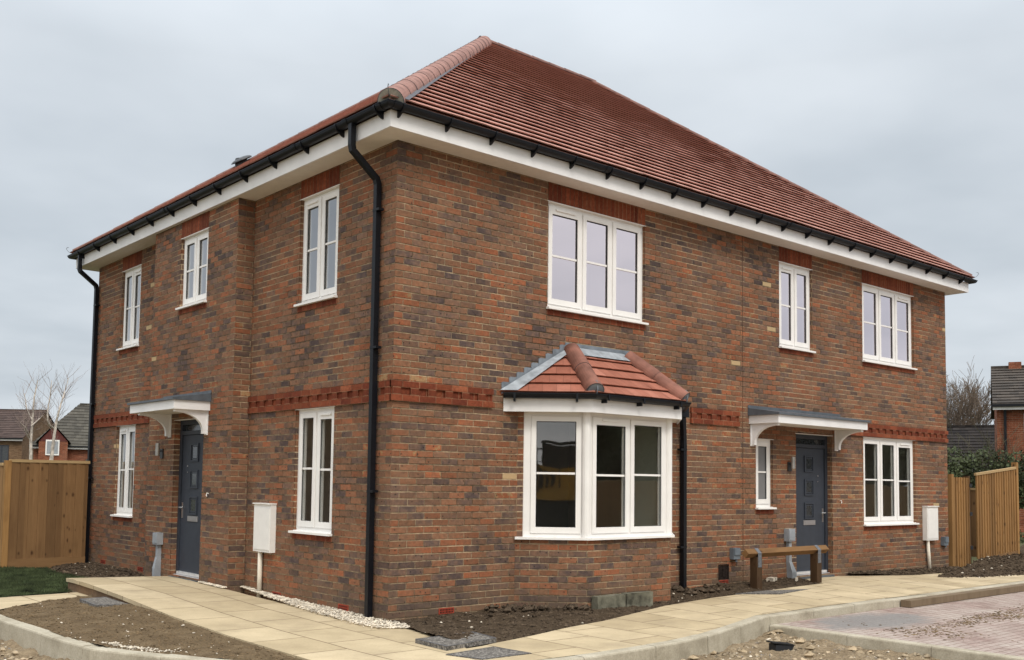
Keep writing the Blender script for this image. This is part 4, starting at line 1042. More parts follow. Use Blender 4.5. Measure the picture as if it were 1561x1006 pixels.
def pt_gravel():
    y = random.uniform(-.45, 4.05); t = pw(y, [(-.45, .12), (-.25, .40), (1.0, .33), (2.7, .12), (3.2, .06), (3.3, .05)])
    base = 0.0 if y < Y1 else -S
    if y >= Y1: t = .05 + .02 * random.random()
    if y < 0: base = random.uniform(0, .06)
    x = base - random.uniform(0, 1) * t * random.uniform(.85, 1.08)
    return (x, y, zpath(-.2, y) + (.006 if y < 3 else .012) + .02 * random.random() * (1 if -.3 < y < 2 else .3))
stones('white_gravel_strip', 5400, pt_gravel, (.008, .015), M['stone'])
def pt_rub():
    x, y = random.uniform(-4.6, 4.0), random.uniform(-5.2, 3.5)
    if inpoly(x, y, [(-3.3, 8), (-3.2, .1), (-2.2, -1.6), (-.9, -2.66), (1, -2.8), (3.1, -2.4), (3.9, -2.1), (3.9, 8)]): return None
    return (x, y, zrub(x, y) - .004)
stones('rubble_stones', 6200, pt_rub, (.007, .036), M['greystone'])
stones('pale_rubble_chips', 2600, pt_rub, (.005, .018), M['stone'])
stones('grey_rubble_chips', 3400, pt_rub, (.004, .014), M['chip'])

stones('rubble_lumps', 420, pt_rub, (.03, .075), M['lump'], flat=.55)
tag(bpy.data.objects['rubble_lumps'], 'dry lumps of tan clay on the unmade road', 'rubble')
# soil beds
BED1 = [(-1.73, -1.75), (-1.73, 3.95), (-1.66, 4.16), (-1.95, 3.98), (-2.3, 3.9), (-2.6, 3.72), (-3.0, 3.32), (-3.02, 2.4), (-2.97, .9), (-2.9, .3), (-2.58, -.45), (-2.13, -1.3)]
def zbed1(x, y):
    t = min(1, max(0, (x + 3.0) / 1.25)); if_ = min(1, max(0, (y - 1.8) / 1.6))
    b = lerp(t, -.052, lerp(if_, zpath(-1.7, y) - .014, -.02)); e = min(1, max(0, min((-1.70 - x) / .2, 1)))
    return b + .028 * e * fbm(x, y, 1.3, 2) + .03 * e * fbm(x, y, 4.2, 4) + .013 * fbm(x, y, 15, 8, 3)
terrain('soil_bed', BED1, .035, zbed1, M['soil'])
def pt_b1():
    x, y = random.uniform(-3.0, -1.8), random.uniform(-1.3, 4.0)
    return (x, y, zbed1(x, y)) if inpoly(x, y, BED1) else None
stones('soil_crumbs', 2600, pt_b1, (.004, .012), M['browncl'])
stones('pale_stones_in_soil', 70, lambda: (lambda q: (q[0], min(q[1], q[1]), q[2] + .004) if q and (q[1] < 2.0 or random.random() < .2) else None)(pt_b1()), (.005, .014), M['stone'])
def pt_mort():
    y = random.gauss(.1, .22); x = pw(y, [(-.5, -2.42), (0, -2.66), (.4, -2.78), (1, -2.84)]) + random.gauss(0, .035)
    return (x, y, zbed1(x, y) + .004) if inpoly(x, y, BED1) else None
stones('spilt_mortar_crumbs', 240, pt_mort, (.004, .012), M['stone'])

BED2 = [(.0, .04), (-.06, -.35), (-.30, -1.66), (.16, -1.58), (.74, -1.46), (1.38, -1.28), (2.1, -1.15), (2.67, -.99), (3.56, -.76), (4.67, -.64), (5.55, -.63), (6.5, -.58), (7.42, -.57), (7.42, .04), (4.5, .04), (3.9, -.5), (2.45, -.5), (1.8, .04)]
def zbed2(x, y):
    b = zpath(x, -.6) if x > .2 else -.05
    yk = pw(x, [(-.3, -1.66), (.74, -1.46), (2.1, -1.15), (3.56, -.76), (4.67, -.64), (7.4, -.57)])
    e = min(1, max(0, (y - yk) / .35))
    return b - .012 + e * (.055 + .06 * fbm(x, y, 1.7, 11)) + .03 * fbm(x, y, 6, 3) + .014 * fbm(x, y, 19, 6, 3)
terrain('dark_soil_bed', BED2, .03, zbed2, M['darksoil'])
def pt_b2():
    x, y = random.uniform(-.3, 7.4), random.uniform(-1.6, .0)
    return (x, y, zbed2(x, y) - .003) if inpoly(x, y, BED2) else None
stones('dark_soil_clods', 3600, pt_b2, (.006, .024), M['clod'])
def pt_b2b():
    x = random.gauss(1.75, .35) if random.random() < .5 else random.gauss(4.75, .35); y = random.uniform(-.45, 0)
    if 1.8 < x < 2.5: y -= (x - 1.8) * .9
    return (x, y, zbed2(x, y) + .01) if inpoly(x, y, BED2) else None
stones('large_soil_clods', 90, pt_b2b, (.025, .055), M['clod'], flat=.9)
stones('pale_bits_in_soil', 60, lambda: (lambda q: q and (q[0], q[1], q[2] + .006))(pt_b2()), (.006, .016), M['stone'])

BED3 = [(9.15, -.12), (10.3, -.46), (12.2, -.42), (12.9, -.1), (12.9, .06), (9.0, .06)]
def zbed3(x, y): return zpath(x, -.6) - .01 + .045 * min(1, max(0, (y + .45) / .3)) + .03 * fbm(x, y, 5, 3) + .01 * fbm(x, y, 18, 3)
terrain('wall_foot_soil', BED3, .04, zbed3, M['darksoil'])
BED4 = [(9.9, -1.05), (11.0, -1.32), (14, -1.42), (24, -1.55), (24, 3.0), (17, .6), (15.75, -.02), (13.75, -.05), (13.1, -.25), (11.6, -.66), (10.6, -.8)]
def zbed4(x, y):
    t = min(1, max(0, (x - 9.9) / 3.5)); e = min(1, max(0, (y - pw(x, [(9.9, -1.05), (11, -1.32), (14, -1.42), (24, -1.55)])) / .55)); e *= min(1, max(.1, (-.0 - y) / .3)) if 12 < x < 13.7 else 1
    return -.05 + e * (.05 + .13 * t + .08 * fbm(x, y, 1.4, 21)) + .05 * fbm(x, y, 4.5, 2) * (.4 + e) + .02 * fbm(x, y, 16, 4)
terrain('topsoil_mound', BED4, .05, zbed4, M['darksoil'])
def pt_b4():
    x, y = random.uniform(9.9, 18), random.uniform(-1.5, .3)
    return (x, y, zbed4(x, y)) if inpoly(x, y, BED4) else None
stones('mound_clods', 4200, pt_b4, (.008, .028), M['clod'])
stones('mound_pale_stones', 60, lambda: (lambda q: q and (q[0], q[1], q[2] + .01))(pt_b4()), (.012, .03), M['stone'])
def pt_b3():
    x, y = random.uniform(9.1, 12.8), random.uniform(-.45, .0)
    return (x, y, zbed3(x, y)) if inpoly(x, y, BED3) else None
stones('wall_foot_clods', 700, pt_b3, (.008, .03), M['clod'])

# lawn and the soil beside it
LAWN = [(-3.02, 4.64), (-2.3, 4.70), (-1.69, 4.80), (-1.69, 5.16), (-.85, 5.18), (-.95, 6.5), (-1.0, 7.6), (-.9, 8.55), (-1.45, 8.95), (-1.5, 9.6), (-4.2, 9.6), (-4.2, 5.5)]
def zl(x, y): return -.035 + .02 * fbm(x, y, 1.2, 4) + .008 * fbm(x, y, 7, 4)
terrain('lawn', LAWN, .08, zl, M['turf'])
vs, fs = [], []
for _ in range(60000):
    x, y = random.uniform(-3.6, -.85), random.uniform(4.64, 9.3)
    if not inpoly(x, y, LAWN): continue
    if fbm(x, y, 3, 2) < -.32 and random.random() < .8: continue
    z = zl(x, y); h = random.uniform(.02, .045) * (1 + .4 * fbm(x, y, 2.5, 8)); a = random.uniform(0, 6.28); w = .0028; l = random.uniform(-.015, .015); b = len(vs)
    vs += [(x - math.cos(a) * w, y - math.sin(a) * w, z), (x + math.cos(a) * w, y + math.sin(a) * w, z), (x + l, y + random.uniform(-.015, .015), z + h)]; fs.append((b, b + 1, b + 2))
me = bpy.data.meshes.new('grass'); me.from_pydata(vs, [], fs); me.materials.append(M['grass']); o = bpy.data.objects.new('grass', me); C.objects.link(o)
tag(o, 'short green grass of the small lawn beside the timber fence', 'grass', kind='stuff')
BED5 = [(-.85, 5.17), (.03, 5.17), (.03, 9.0), (-.35, 9.0), (-.9, 8.6), (-1.02, 7.6), (-.97, 6.5)]
zb5 = lambda x, y: -.045 + .045 * fbm(x, y, 3, 7) + .015 * fbm(x, y, 15, 7) + (.03 if y > 7 else 0) * min(1, (x + 1) * 1.5)
terrain('side_soil_bed', BED5, .04, zb5, M['darksoil'])
def pt_b5():
    x, y = random.uniform(-1, 0), random.uniform(5.2, 8.95)
    return (x, y, zb5(x, y)) if inpoly(x, y, BED5) else None
stones('side_soil_clods', 1000, pt_b5, (.008, .032), M['clod']); stones('side_soil_pebbles', 30, pt_b5, (.008, .018), M['stone'])

# labels for the loose stuff
for n_, lab, cat in (('white_gravel_strip', 'strip of white gravel along the foot of the side wall', 'gravel'), ('rubble_stones', 'tan rubble stones scattered over the unmade road', 'rubble'),
                     ('pale_rubble_chips', 'pale stone chips mixed into the unmade road', 'rubble'), ('grey_rubble_chips', 'small grey chips mixed into the unmade road', 'rubble'),
                     ('soil_crumbs', 'brown soil crumbs on the bed between kerb and path', 'soil'), ('pale_stones_in_soil', 'pale pebbles lying on the brown soil bed at left', 'pebbles'),
                     ('spilt_mortar_crumbs', 'pinkish white crumbs spilt beside the left kerb', 'crumbs'), ('dark_soil_clods', 'dark soil crumbs in the bed below the bay window', 'soil'),
                     ('large_soil_clods', 'big dark clods of soil against the front wall', 'soil'), ('pale_bits_in_soil', 'pale bits of stone in the dark soil below the bay window', 'pebbles'),
                     ('mound_clods', 'dark clods on the topsoil heap by the right fence', 'soil'), ('mound_pale_stones', 'pale stones on the topsoil heap by the right fence', 'pebbles'),
                     ('wall_foot_clods', 'dark soil clods at the wall foot below the right meter cabinet', 'soil'), ('side_soil_clods', 'dark clods beside the lawn at the far end of the side wall', 'soil'),
                     ('side_soil_pebbles', 'pale pebbles beside the lawn near the far downpipe', 'pebbles')):
    tag(bpy.data.objects[n_], lab, cat)

# recessed covers
def cover(name, P, z, label, rim=True):
    m = MB(); m.face([(x, y, z) for x, y in P]); n = len(P)
    for i in range(n):
        a, b = P[i], P[(i + 1) % n]; m.face([(*a, z), (*b, z), (*b, z - .04), (*a, z - .04)])
    o = m.build(name, M['cover']); tag(o, label, 'drain cover')
    c = V((sum(p[0] for p in P) / n, sum(p[1] for p in P) / n)); f = MB()
    for i in range(n):
        a, b = V(P[i]), V(P[(i + 1) % n]); a2, b2 = c + (a - c) * .955, c + (b - c) * .955
        f.face([(*a, z + .003), (*b, z + .003), (*b2, z + .003), (*a2, z + .003)])
    f.build('cover_rim', M['galv'], o); return o
cover('drain_cover', [(-2.03, 3.50), (-2.09, 2.78), (-1.60, 2.66), (-1.55, 3.58)], .012, 'grey rough recessed drain cover tilted in the brown soil bed at left')
cover('drain_cover', [(-.50, -1.18), (-.53, -1.70), (.16, -1.58), (.23, -1.14)], -.012, 'pale speckled drain cover at the soil edge near the house corner')
cover('drain_cover', [(-.68, -1.88), (-.07, -1.80), (-.02, -2.27), (-.57, -2.25)], -.043, 'grey speckled drain cover set in the buff paving nearest the camera')
cover('drain_cover', [(5.2, -.62), (6.35, -.60), (6.95, -.80), (5.75, -.95)], zpath(6, -.8) + .006, 'dark recessed cover in the paving in front of the knee rail')

# concrete blocks against the bay
for i, (x0, x1, lab) in enumerate(((2.46, 2.95, 'dark damp concrete block leaning on the bay wall foot'), (2.97, 3.42, 'lighter grey concrete block beside the damp one at the bay'))):
    b = MB(); F_ = Fr((x0, -.60, 0), (1, -.03 if i else 0.02, 0), (0, -1, 0)); L = x1 - x0
    b.box(F_, 0, L, 0, .10, -.06, .15 + .008 * i); o = b.build('concrete_block', M['conc']); tag(o, lab, 'block')
    bv = o.modifiers.new('b', 'BEVEL'); bv.width = .008; bv.segments = 2

# shuttering timber on the kerb line
b = MB(); b.box(Fr((6.98, -2.02, 0), (1, .012, 0), (0, -1, 0)), 0, 9.5, 0, .14, -.135, -.045, uo=(0, 0))
tag(b.build('timber_baulk', M['sleeper']), 'long weathered timber baulk lying against the kerb beside block paving', 'timber')
# black plastic tray half buried in rubble
t = empty('plastic_tray', (3.05, -2.78, -.215)); t.scale = (.8, .8, .85); tag(t, 'broken black plastic box half buried in the rubble by the edging kerb', 'plastic box')
b = MB(); Ft = Fr((0, 0, 0), (1, -.5, 0), (.5, 1, 0))
b.box(Ft, -.13, .13, -.09, .09, -.05, .045); b.build('tray_body', M['seal'], t)
b = MB(); Ft2 = lambda a, b_, c: Ft(a, b_, c + a * -.10)
b.box(Ft2, -.17, .14, -.10, .09, .048, .06); b.build('tray_lid', M['rubber'], t)

# mud clods on the block paving
def pt_mud():
    k = random.choice([(7.1, -3.15, .8, .07), (7.3, -3.45, .5, .12), (6.0, -3.3, 1.0, .10), (4.9, -3.4, .5, .3), (8.4, -3.2, .9, .15)])
    return (random.gauss(k[0], k[2] * .5), random.gauss(k[1], k[3]), -.142)
tag(stones('mud_clods', 1100, pt_mud, (.005, .022), M['browncl'], flat=.28), 'brown mud clods dropped on the pale block paving', 'mud')

# ================================================================== FENCES
def board_panel(name, F, L, h0, h1, zb0, zb1, parent, mat, pitch=.12, n0=0):
    mb = MB(); a = 0
    while a < L - .02:
        t0 = a / L; zb = lerp(t0, zb0, zb1); zt = lerp(t0, h0, h1); w = min(pitch + .012, L - a)
        mb.face([F(a, .024, zb), F(a + w, .004, zb), F(a + w, .004, zt), F(a, .024, zt)], [(a + n0, zb), (a + pitch * .98 + n0, zb), (a + pitch * .98 + n0, zt), (a + n0, zt)])
        mb.face([F(a, .024, zb), F(a, -.003, zb), F(a, -.003, zt), F(a, .024, zt)], [(a + n0, zb), (a + n0 + .01, zb), (a + n0 + .01, zt), (a + n0, zt)])
        mb.face([F(a, -.004, zb), F(a + w, -.004, zb), F(a + w, -.004, zt), F(a, -.004, zt)], [(a + n0, zb), (a + n0 + .1, zb), (a + n0 + .1, zt), (a + n0, zt)])
        a += pitch
    return mb.build(name, mat, parent)
def fence(label, F, L, zb, zt, mat, cap=True, gravel=.15, posts=(0,), ph=.03, postside=.0, pitch=.12, slope_=0.0, zb1=None, zt1=None, group=None, name='timber_fence'):
    zb1 = zb if zb1 is None else zb1; zt1 = zt if zt1 is None else zt1
    r = empty(name, tuple(F(0, 0, zb))); inv = V(F(0, 0, zb)); tag(r, label, 'fence', group)
    G = lambda a, b_, c: F(a, b_, c) - inv
    board_panel('board_panel', G, L, zt, zt1, zb + gravel, zb1 + gravel, r, mat, pitch)
    if gravel:
        m = MB(); m.face([G(0, .022, zb - .1), G(L, .022, zb1 - .1), G(L, .022, zb1 + gravel), G(0, .022, zb + gravel)], [(.2, 0), (.2, L), (.35, L), (.35, 0)])
        m.face([G(0, .022, zb + gravel), G(L, .022, zb1 + gravel), G(L, -.01, zb1 + gravel), G(0, -.01, zb + gravel)]); m.build('gravel_board', M['fenceweather'], r)
    if cap:
        m = MB(); m.tube([G(-.02, .005, zt + .018), G(L + .02, .005, zt1 + .018)], .024, square=True); m.build('capping_rail', M['fencecap'], r)
    for p in posts:
        z0, z1 = lerp(p / L if L else 0, zb, zb1), lerp(p / L if L else 0, zt, zt1)
        m = MB(); m.box(G, p - .05, p + .05, -.09 + postside, .01 + postside, z0 - .2, z1 + ph); m.build('fence_post', M['fence'], r)
    return r
fence('knotty brown timber fence between the lawn and the far downpipe', Fr((-1.40, 9.0, 0), (1, 0, 0), (0, -1, 0)), 1.26, -.05, 1.70, M['fenceweather'], posts=(-.04,), ph=0.02, postside=.03, pitch=.15)
fence('timber fence running back from the lawn at the left edge', Fr((-1.48, 14.5, 0), (0, -1, 0), (-1, 0, 0)), 5.4, -.12, 1.64, M['fenceweather'], posts=(0, 1.8, 3.6), postside=.06, pitch=.12, gravel=.0)
# side gate on the right of the house
gt = empty('garden_gate', (12.66, .02, -.05)); tag(gt, 'closed close-boarded timber gate between the house and the right fence', 'gate')
FG = Fr((0, 0, .05), (1, 0, 0), (0, -1, 0))
m = MB(); m.box(FG, .0, .09, -.02, .07, -.06, 1.74); m.build('gate_post', M['fence'], gt)
m = MB(); m.box(FG, .95, 1.05, -.16, -.06, -.10, 1.72); m.build('gate_post', M['raildark'], gt)
board_panel('gate_boards', FG, .80, 1.685, 1.685, -.02, -.02, gt, M['fence'], .105).location = (.11, .02, 0)
for z in (.3, .95, 1.5):
    m = MB(); m.box(FG, .90, 1.0, -.05, -.0, z, z + .07); m.build('gate_latch', M['seal'], gt)
fence('upright close-boarded timber fence panel right of the gate', Fr((13.76, .0, 0), (1, .02, 0), (0, -1, 0)), 1.9, -.05, 1.735, M['fence'], zb1=.045, zt1=1.90, posts=(1.94,), ph=.13, postside=.02, pitch=.118, gravel=.17)
fence('further timber fence behind the topsoil heap at right edge', Fr((15.85, .1, 0), (.25, 1, 0), (1, -.25, 0)), 8, .0, 1.45, M['fenceweather'], posts=(0,), pitch=.12, gravel=0)

# ================================================================== KNEE RAIL
kr = empty('knee_rail', (6.6, -.45, .03)); tag(kr, 'low timber knee rail with two posts in front of the right door', 'knee rail')
FK = Fr((-6.6, .45, -.03), (1, 0, 0), (0, 0, 0)) if False else (lambda a, b_, c: V((a - 6.6, -b_ + .45, c - .03)))
for px in (5.92, 7.43):
    m = MB(); m.box(FK, px - .062, px + .062, .392, .508, -.2, .475); m.build('rail_post', M['raildark'], kr)
dg = .062
m = MB()
zc = .525; x0, x1 = 5.66, 7.70
q = [(0.45 + dg, zc), (0.45, zc + dg), (0.45 - dg, zc), (0.45, zc - dg)]
for i in range(4):
    p, r_ = q[i], q[(i + 1) % 4]; m.face([FK(x0, *p), FK(x1, *p), FK(x1, *r_), FK(x0, *r_)], [(i * .1, x0), (i * .1, x1), (i * .1 + .09, x1), (i * .1 + .09, x0)])
m.face([FK(x0, *p) for p in q]); m.face([FK(x1, *p) for p in q]); m.build('diamond_rail', M['rail'], kr)
for px in (5.92, 7.43):
    m = MB(); w = .04; d2 = dg + .006; q = [(0.45 + d2, zc), (0.45, zc + d2), (0.45 - d2, zc)]
    for i in range(2): p, r_ = q[i], q[i + 1]; m.face([FK(px - w, *p), FK(px + w, *p), FK(px + w, *r_), FK(px - w, *r_)])
    m.box(FK, px - w, px + w, .509, .514, .33, zc); m.build('galvanised_strap', M['galv'], kr)
# loose offcuts in the soil below it
for (x, y, l, w, a, lab, mt) in ((6.72, -.16, .2, .1, .3, 'pale broken block lying in the soil under the knee rail', 'stone'), (7.15, -.3, .16, .03, .5, 'thin pale offcut lying in soil by the grey duct', 'stone')):
    b = MB(); z = zbed2(x, y); b.box(Fr((x, y, z), (math.cos(a), math.sin(a), 0), (-math.sin(a), math.cos(a), 0)), -l / 2, l / 2, -w / 2, w / 2, -.02, .05)
    tag(b.build('stone_offcut', M[mt]), lab, 'offcut')

# ================================================================== TREES, HEDGE, FAR HOUSES
def grow(segs, p, d, L, r, depth, spread, taper, nb, rng, up=.15, wob=.12, minr=.004):
    n = 4; pts = [p.copy()]; rad = [r]; dd = d.copy()
    for i in range(n):
        dd = (dd + V((rng.gauss(0, wob), rng.gauss(0, wob), rng.gauss(0, wob * .6) + up * .25))).normalized()
        p = p + dd * (L / n); pts.append(p.copy()); rad.append(max(minr, r * (1 - (1 - taper) * (i + 1) / n)))
    segs.append((pts, rad, depth))
    if depth <= 0: return
    for k in range(nb):
        t = rng.uniform(.3, 1.0) if k else 1.0; i = min(n - 1, int(t * n)); q = pts[i].lerp(pts[i + 1], t * n - i)
        a = rng.uniform(0, 6.28); ax = dd.orthogonal().normalized(); ax = ax * math.cos(a) + dd.cross(ax) * math.sin(a)
        nd = (dd + ax * spread * rng.uniform(.6, 1.3) + V((0, 0, up))).normalized()
        grow(segs, q, nd, L * rng.uniform(.55, .8), max(minr, rad[i] * rng.uniform(.45, .7)), depth - 1, spread, taper, nb, rng, up, wob, minr)
def bare_tree(name, loc, H, r, seed, label, mats, depth=4, nb=4, spread=.55, lean=(0, 0), trunkfrac=.45, minr=.012, stems=1, group=None, up=.15):
    rng = random.Random(seed); segs = []
    for s_ in range(stems):
        a = rng.uniform(0, 6.28); d = V((lean[0] + .25 * math.cos(a) * (stems > 1), lean[1] + .25 * math.sin(a) * (stems > 1), 1)).normalized()
        grow(segs, V((0, 0, 0)), d, H * trunkfrac, r, depth, spread, .62, nb, rng, minr=minr, up=up)
    root = empty(name, loc); tag(root, label, 'tree', group)
    T = MB(); B_ = MB()
    for pts, rad, dp in segs: (T if dp >= depth - 0 else B_).tube(pts, rad, 6 if dp >= depth - 1 else 3, caps=False)
    T.build('trunk', mats[0], root, smooth=True); B_.build('branches', mats[1], root, smooth=True); return root
CAM = V((-6.18792672e+00, -8.97822100e+00, 1.45845616e+00))
def at(az, dist, z=0.0):   # compass angle from +y towards +x, metres
    return (CAM.x + dist * math.sin(R(az)), CAM.y + dist * math.cos(R(az)), z)
def house_far(label, loc, rz, L, Wd, he, hr, wallm, roofm, wins=(), hip=False, extra=None, sidewins=()):
    r = empty('distant_house', loc, rz); tag(r, label, 'house')
    w = MB()
    c = [(0, 0), (L, 0), (L, Wd), (0, Wd)]
    for i in range(4):
        a, b = c[i], c[(i + 1) % 4]; LL = math.dist(a, b)
        if i in (1, 3) and not hip:
            m_ = ((a[0] + b[0]) / 2, (a[1] + b[1]) / 2)
            w.face([(*a, -1), (*b, -1), (*b, he), (*m_, hr - .05), (*a, he)], [(0, -1), (LL, -1), (LL, he), (LL / 2, hr), (0, he)])
        else: w.face([(*a, -1), (*b, -1), (*b, he), (*a, he)], [(0, -1), (LL, -1), (LL, he), (0, he)])
    w.build('wall', wallm, r); o = .35
    ins = Wd / 2 if hip else -.15
    rs = slope((-o if hip else -.15, -o, he - .12), (L + (o if hip else .15), -o, he - .12), (ins, Wd / 2, hr), (L - ins, Wd / 2, hr), roofm, 'roof', r, g=.32, w=.66, t=.035)
    slope((L + (o if hip else .15), Wd + o, he - .12), (-o if hip else -.15, Wd + o, he - .12), (L - ins, Wd / 2, hr), (ins, Wd / 2, hr), roofm, 'roof_slope', r, g=.32, w=.66, t=.035)
    if hip:
        slope((-o, Wd + o, he - .12), (-o, -o, he - .12), (ins, Wd / 2, hr), (ins, Wd / 2, hr), roofm, 'roof_slope', r, g=.32, w=.66, t=.035)
        slope((L + o, -o, he - .12), (L + o, Wd + o, he - .12), (L - ins, Wd / 2, hr), (L - ins, Wd / 2, hr), roofm, 'roof_slope', r, g=.32, w=.66, t=.035)
    m = MB(); m.box(FW, ins - .0, L - ins + .0, Wd / 2 - .12, Wd / 2 + .12, hr - .06, hr + .06); m.build('ridge_tiles', roofm, r)
    m = MB(); m.box(FW, -.2, L + .2, -o - .1, -o, he - .14, he - .03); m.build('gutter', M['black'], r)
    m = MB(); m.box(FW, -.15, L + .15, -o, -o + .03, he - .26, he - .12); m.build('fascia_board', M['fascia'], r)
    for F_, ws_ in ((Fr((0, 0, 0), (1, 0, 0), (0, -1, 0)), wins), (Fr((0, 0, 0), (0, 1, 0), (-1, 0, 0)), sidewins)):
        for (a0, a1, c0, c1, col) in ws_:
            f = MB(); t = .07
            f.box(F_, a0, a1, .0, .03, c0, c0 + t); f.box(F_, a0, a1, 0, .03, c1 - t, c1); f.box(F_, a0, a0 + t, 0, .03, c0 + t, c1 - t); f.box(F_, a1 - t, a1, 0, .03, c0 + t, c1 - t); f.box(F_, (a0 + a1) / 2 - .04, (a0 + a1) / 2 + .04, 0, .03, c0 + t, c1 - t)
            fo = f.build('window', M['upvc'] if col else M['doorframe'], r); p = MB(); p.box(F_, a0 + t, a1 - t, .0, .012, c0 + t, c1 - t); p.build('pane', M['glassdark'], fo)
    return r

def foliage(mb, c, rad, N, size, rng, squash=1.0, holes=0.0, seed=0):
    c = V(c)
    for _ in range(N):
        while True:
            p = V((rng.uniform(-1, 1), rng.uniform(-1, 1), rng.uniform(-1, 1)))
            if p.length <= 1: break
        q = c + V((p.x * rad[0], p.y * rad[1], p.z * rad[2]))
        if noise.noise(q * .9 + V((seed, 0, 0))) < holes - .25: continue
        s = size * rng.uniform(.5, 1.3); a = V((rng.gauss(0, 1), rng.gauss(0, 1), rng.gauss(0, 1))).normalized(); b = a.orthogonal().normalized() * s * .5; a = a * s
        mb.face([q - a * .5, q + b, q + a * .5, q - b])
def leafy_tree(name, loc, H, R_, label, seed, N=2600, size=.28, group=None, mat=None, trunk=True):
    rng = random.Random(seed); r = empty(name, loc); tag(r, label, 'tree', group); mb = MB()
    for k in range(9):
        z = H * (.3 + .62 * k / 9); rr = R_ * math.sin(math.pi * (.2 + .75 * k / 9)) * rng.uniform(.75, 1.1)
        foliage(mb, (rng.uniform(-.3, .3) * R_, rng.uniform(-.3, .3) * R_, z), (rr, rr, H * .13), N // 9, size, rng, seed=seed, holes=.1)
    mb.build('crown', mat or M['dleaf'], r)
    t = MB(); t.tube([(0, 0, -.3), (.05, 0, H * .4), (0, .05, H * .8)], [.18, .12, .04], 7); t.build('trunk', M['twig'], r)
    return r

# --- left background
def corner_house(az, dist, rz, L): 
    p = at(az, dist); return (p[0] - L * math.cos(R(rz)), p[1] - L * math.sin(R(rz)), 0)
hA = house_far('brown roofed tan house behind the left fence, gable end to the right', corner_house(15.4, 88, -38, 15), R(-38), 15, 8.4, 4.5, 6.95, M['brown_brick'], M['brownroof'],
               wins=[(12.9, 14.0, 2.2, 3.9, 0), (9.6, 11.2, 2.2, 3.9, 0), (5, 6.6, 2.2, 3.9, 0)])
pB = at(15.95, 80)
hB = house_far('red brick house with tall grey hipped roof and a red gable, left background', (pB[0], pB[1], 0), R(-18), 15, 5.9, 3.75, 7.0, M['far_brick'], M['greyroof'], hip=True)
m = MB(); m.face([(0.35, -.9, 4.0), (2.25, -.9, 4.0), (1.3, -.9, 5.1)]); m.build('gable_front', M['cladding'], hB)
m = MB(); m.face([(.35, -.88, -1), (2.25, -.88, -1), (2.25, -.88, 4.0), (.35, -.88, 4.0)]); m.face([(2.25, -.88, -1), (2.25, 0.5, -1), (2.25, .5, 4.0), (2.25, -.88, 4.0)]); m.face([(.35, -.88, -1), (.35, 0.5, -1), (.35, .5, 4.0), (.35, -.88, 4.0)]); m.build('wing_wall', M['far_brick'], hB)
m = MB(); m.face([(0.15, -1.05, 3.9), (1.3, -1.05, 5.22), (1.3, 2.0, 5.22), (0.15, 1.0, 3.9)]); m.face([(2.45, -1.05, 3.9), (1.3, -1.05, 5.22), (1.3, 2.0, 5.22), (2.45, 1.0, 3.9)]); m.build('gable_roof', M['greyroof'], hB)
m = MB(); F_ = Fr((0, -.9, 0), (1, 0, 0), (0, -1, 0)); m.box(F_, .8, 1.7, .01, .05, 3.0, 4.1); w_ = m.build('window', M['upvc'], hB)
m = MB(); m.box(F_, .88, 1.2, .05, .06, 3.1, 4.0); m.box(F_, 1.3, 1.62, .05, .06, 3.1, 4.0); m.build('pane', M['greyplastic'], w_)
m = MB(); m.box(FW, 5.0, 6.0, 1.35, 1.95, 4.75, 5.5); m.build('skylight', M['leadlight'], hB)
m = MB(); m.box(FW, 3.6, 15, -2.6, -.02, -1, 2.1); m.face([(3.5, -2.8, 2.0), (15, -2.8, 2.0), (15, 0, 2.8), (3.5, 0, 2.8)]); m.build('lean_to_roof', M['greyroof'], hB)
leafy_tree('evergreen_tree', at(13.7, 150), 11.3, 2.2, 'dark evergreen tree top just inside the left edge', 3, 1500, .5)

def birch(loc, rz, limbs, label, seed):
    rng = random.Random(seed); r = empty('birch_tree', loc, rz); tag(r, label, 'tree', 'young birches beyond the left fence')
    T = MB(); B_ = MB()
    for k, (pts, rad) in enumerate(limbs):
        P = [V((x, rng.uniform(-.05, .05) + (.25 * math.sin(k * 2.1 + i) if k else 0), z)) for i, (x, z) in enumerate(pts)]
        T.tube(P, rad, 7, caps=False)
        for i in range(1, len(P)):
            for _ in range(4):
                t = rng.random(); q = P[i - 1].lerp(P[i], t)
                if q.z < 2.6: continue
                a = rng.uniform(0, 6.28); d = V((math.cos(a), math.sin(a), rng.uniform(.7, 1.6))).normalized(); segs = []
                grow(segs, q, d, rng.uniform(.4, .8), .009, 1, .6, .6, 3, rng, up=.25, wob=.14, minr=.0028)
                for p_, r_, _d in segs: B_.tube(p_, r_, 3, caps=False)
    T.build('trunk', M['birch'], r, smooth=True); B_.build('branches', M['birchtwig'], r); return r
z0 = 2.05; k = 37.6
def px(L, x0): return [((a - x0) / k, (704 - b) / k + z0) for a, b in L]
b1 = at(15.84, 45, 0); b2 = at(16.8, 45, 0)
birch(b1, R(-16), [([(.02, -.4)] + px([(47, 704), (46, 670), (47, 640), (48, 605), (52, 580)], 47), [.085, .07, .055, .045, .03, .012]),
                   (px([(46, 668), (38, 652), (30, 645)], 47), [.03, .02, .01]), (px([(46, 650), (55, 640), (61, 633)], 47), [.028, .02, .012]), (px([(46, 640), (38, 622), (34, 600)], 47), [.028, .018, .01]), (px([(45, 672), (39, 660), (36, 654)], 47), [.02, .015, .01])],
      'thin white birch with a single straight stem, left background', 11)
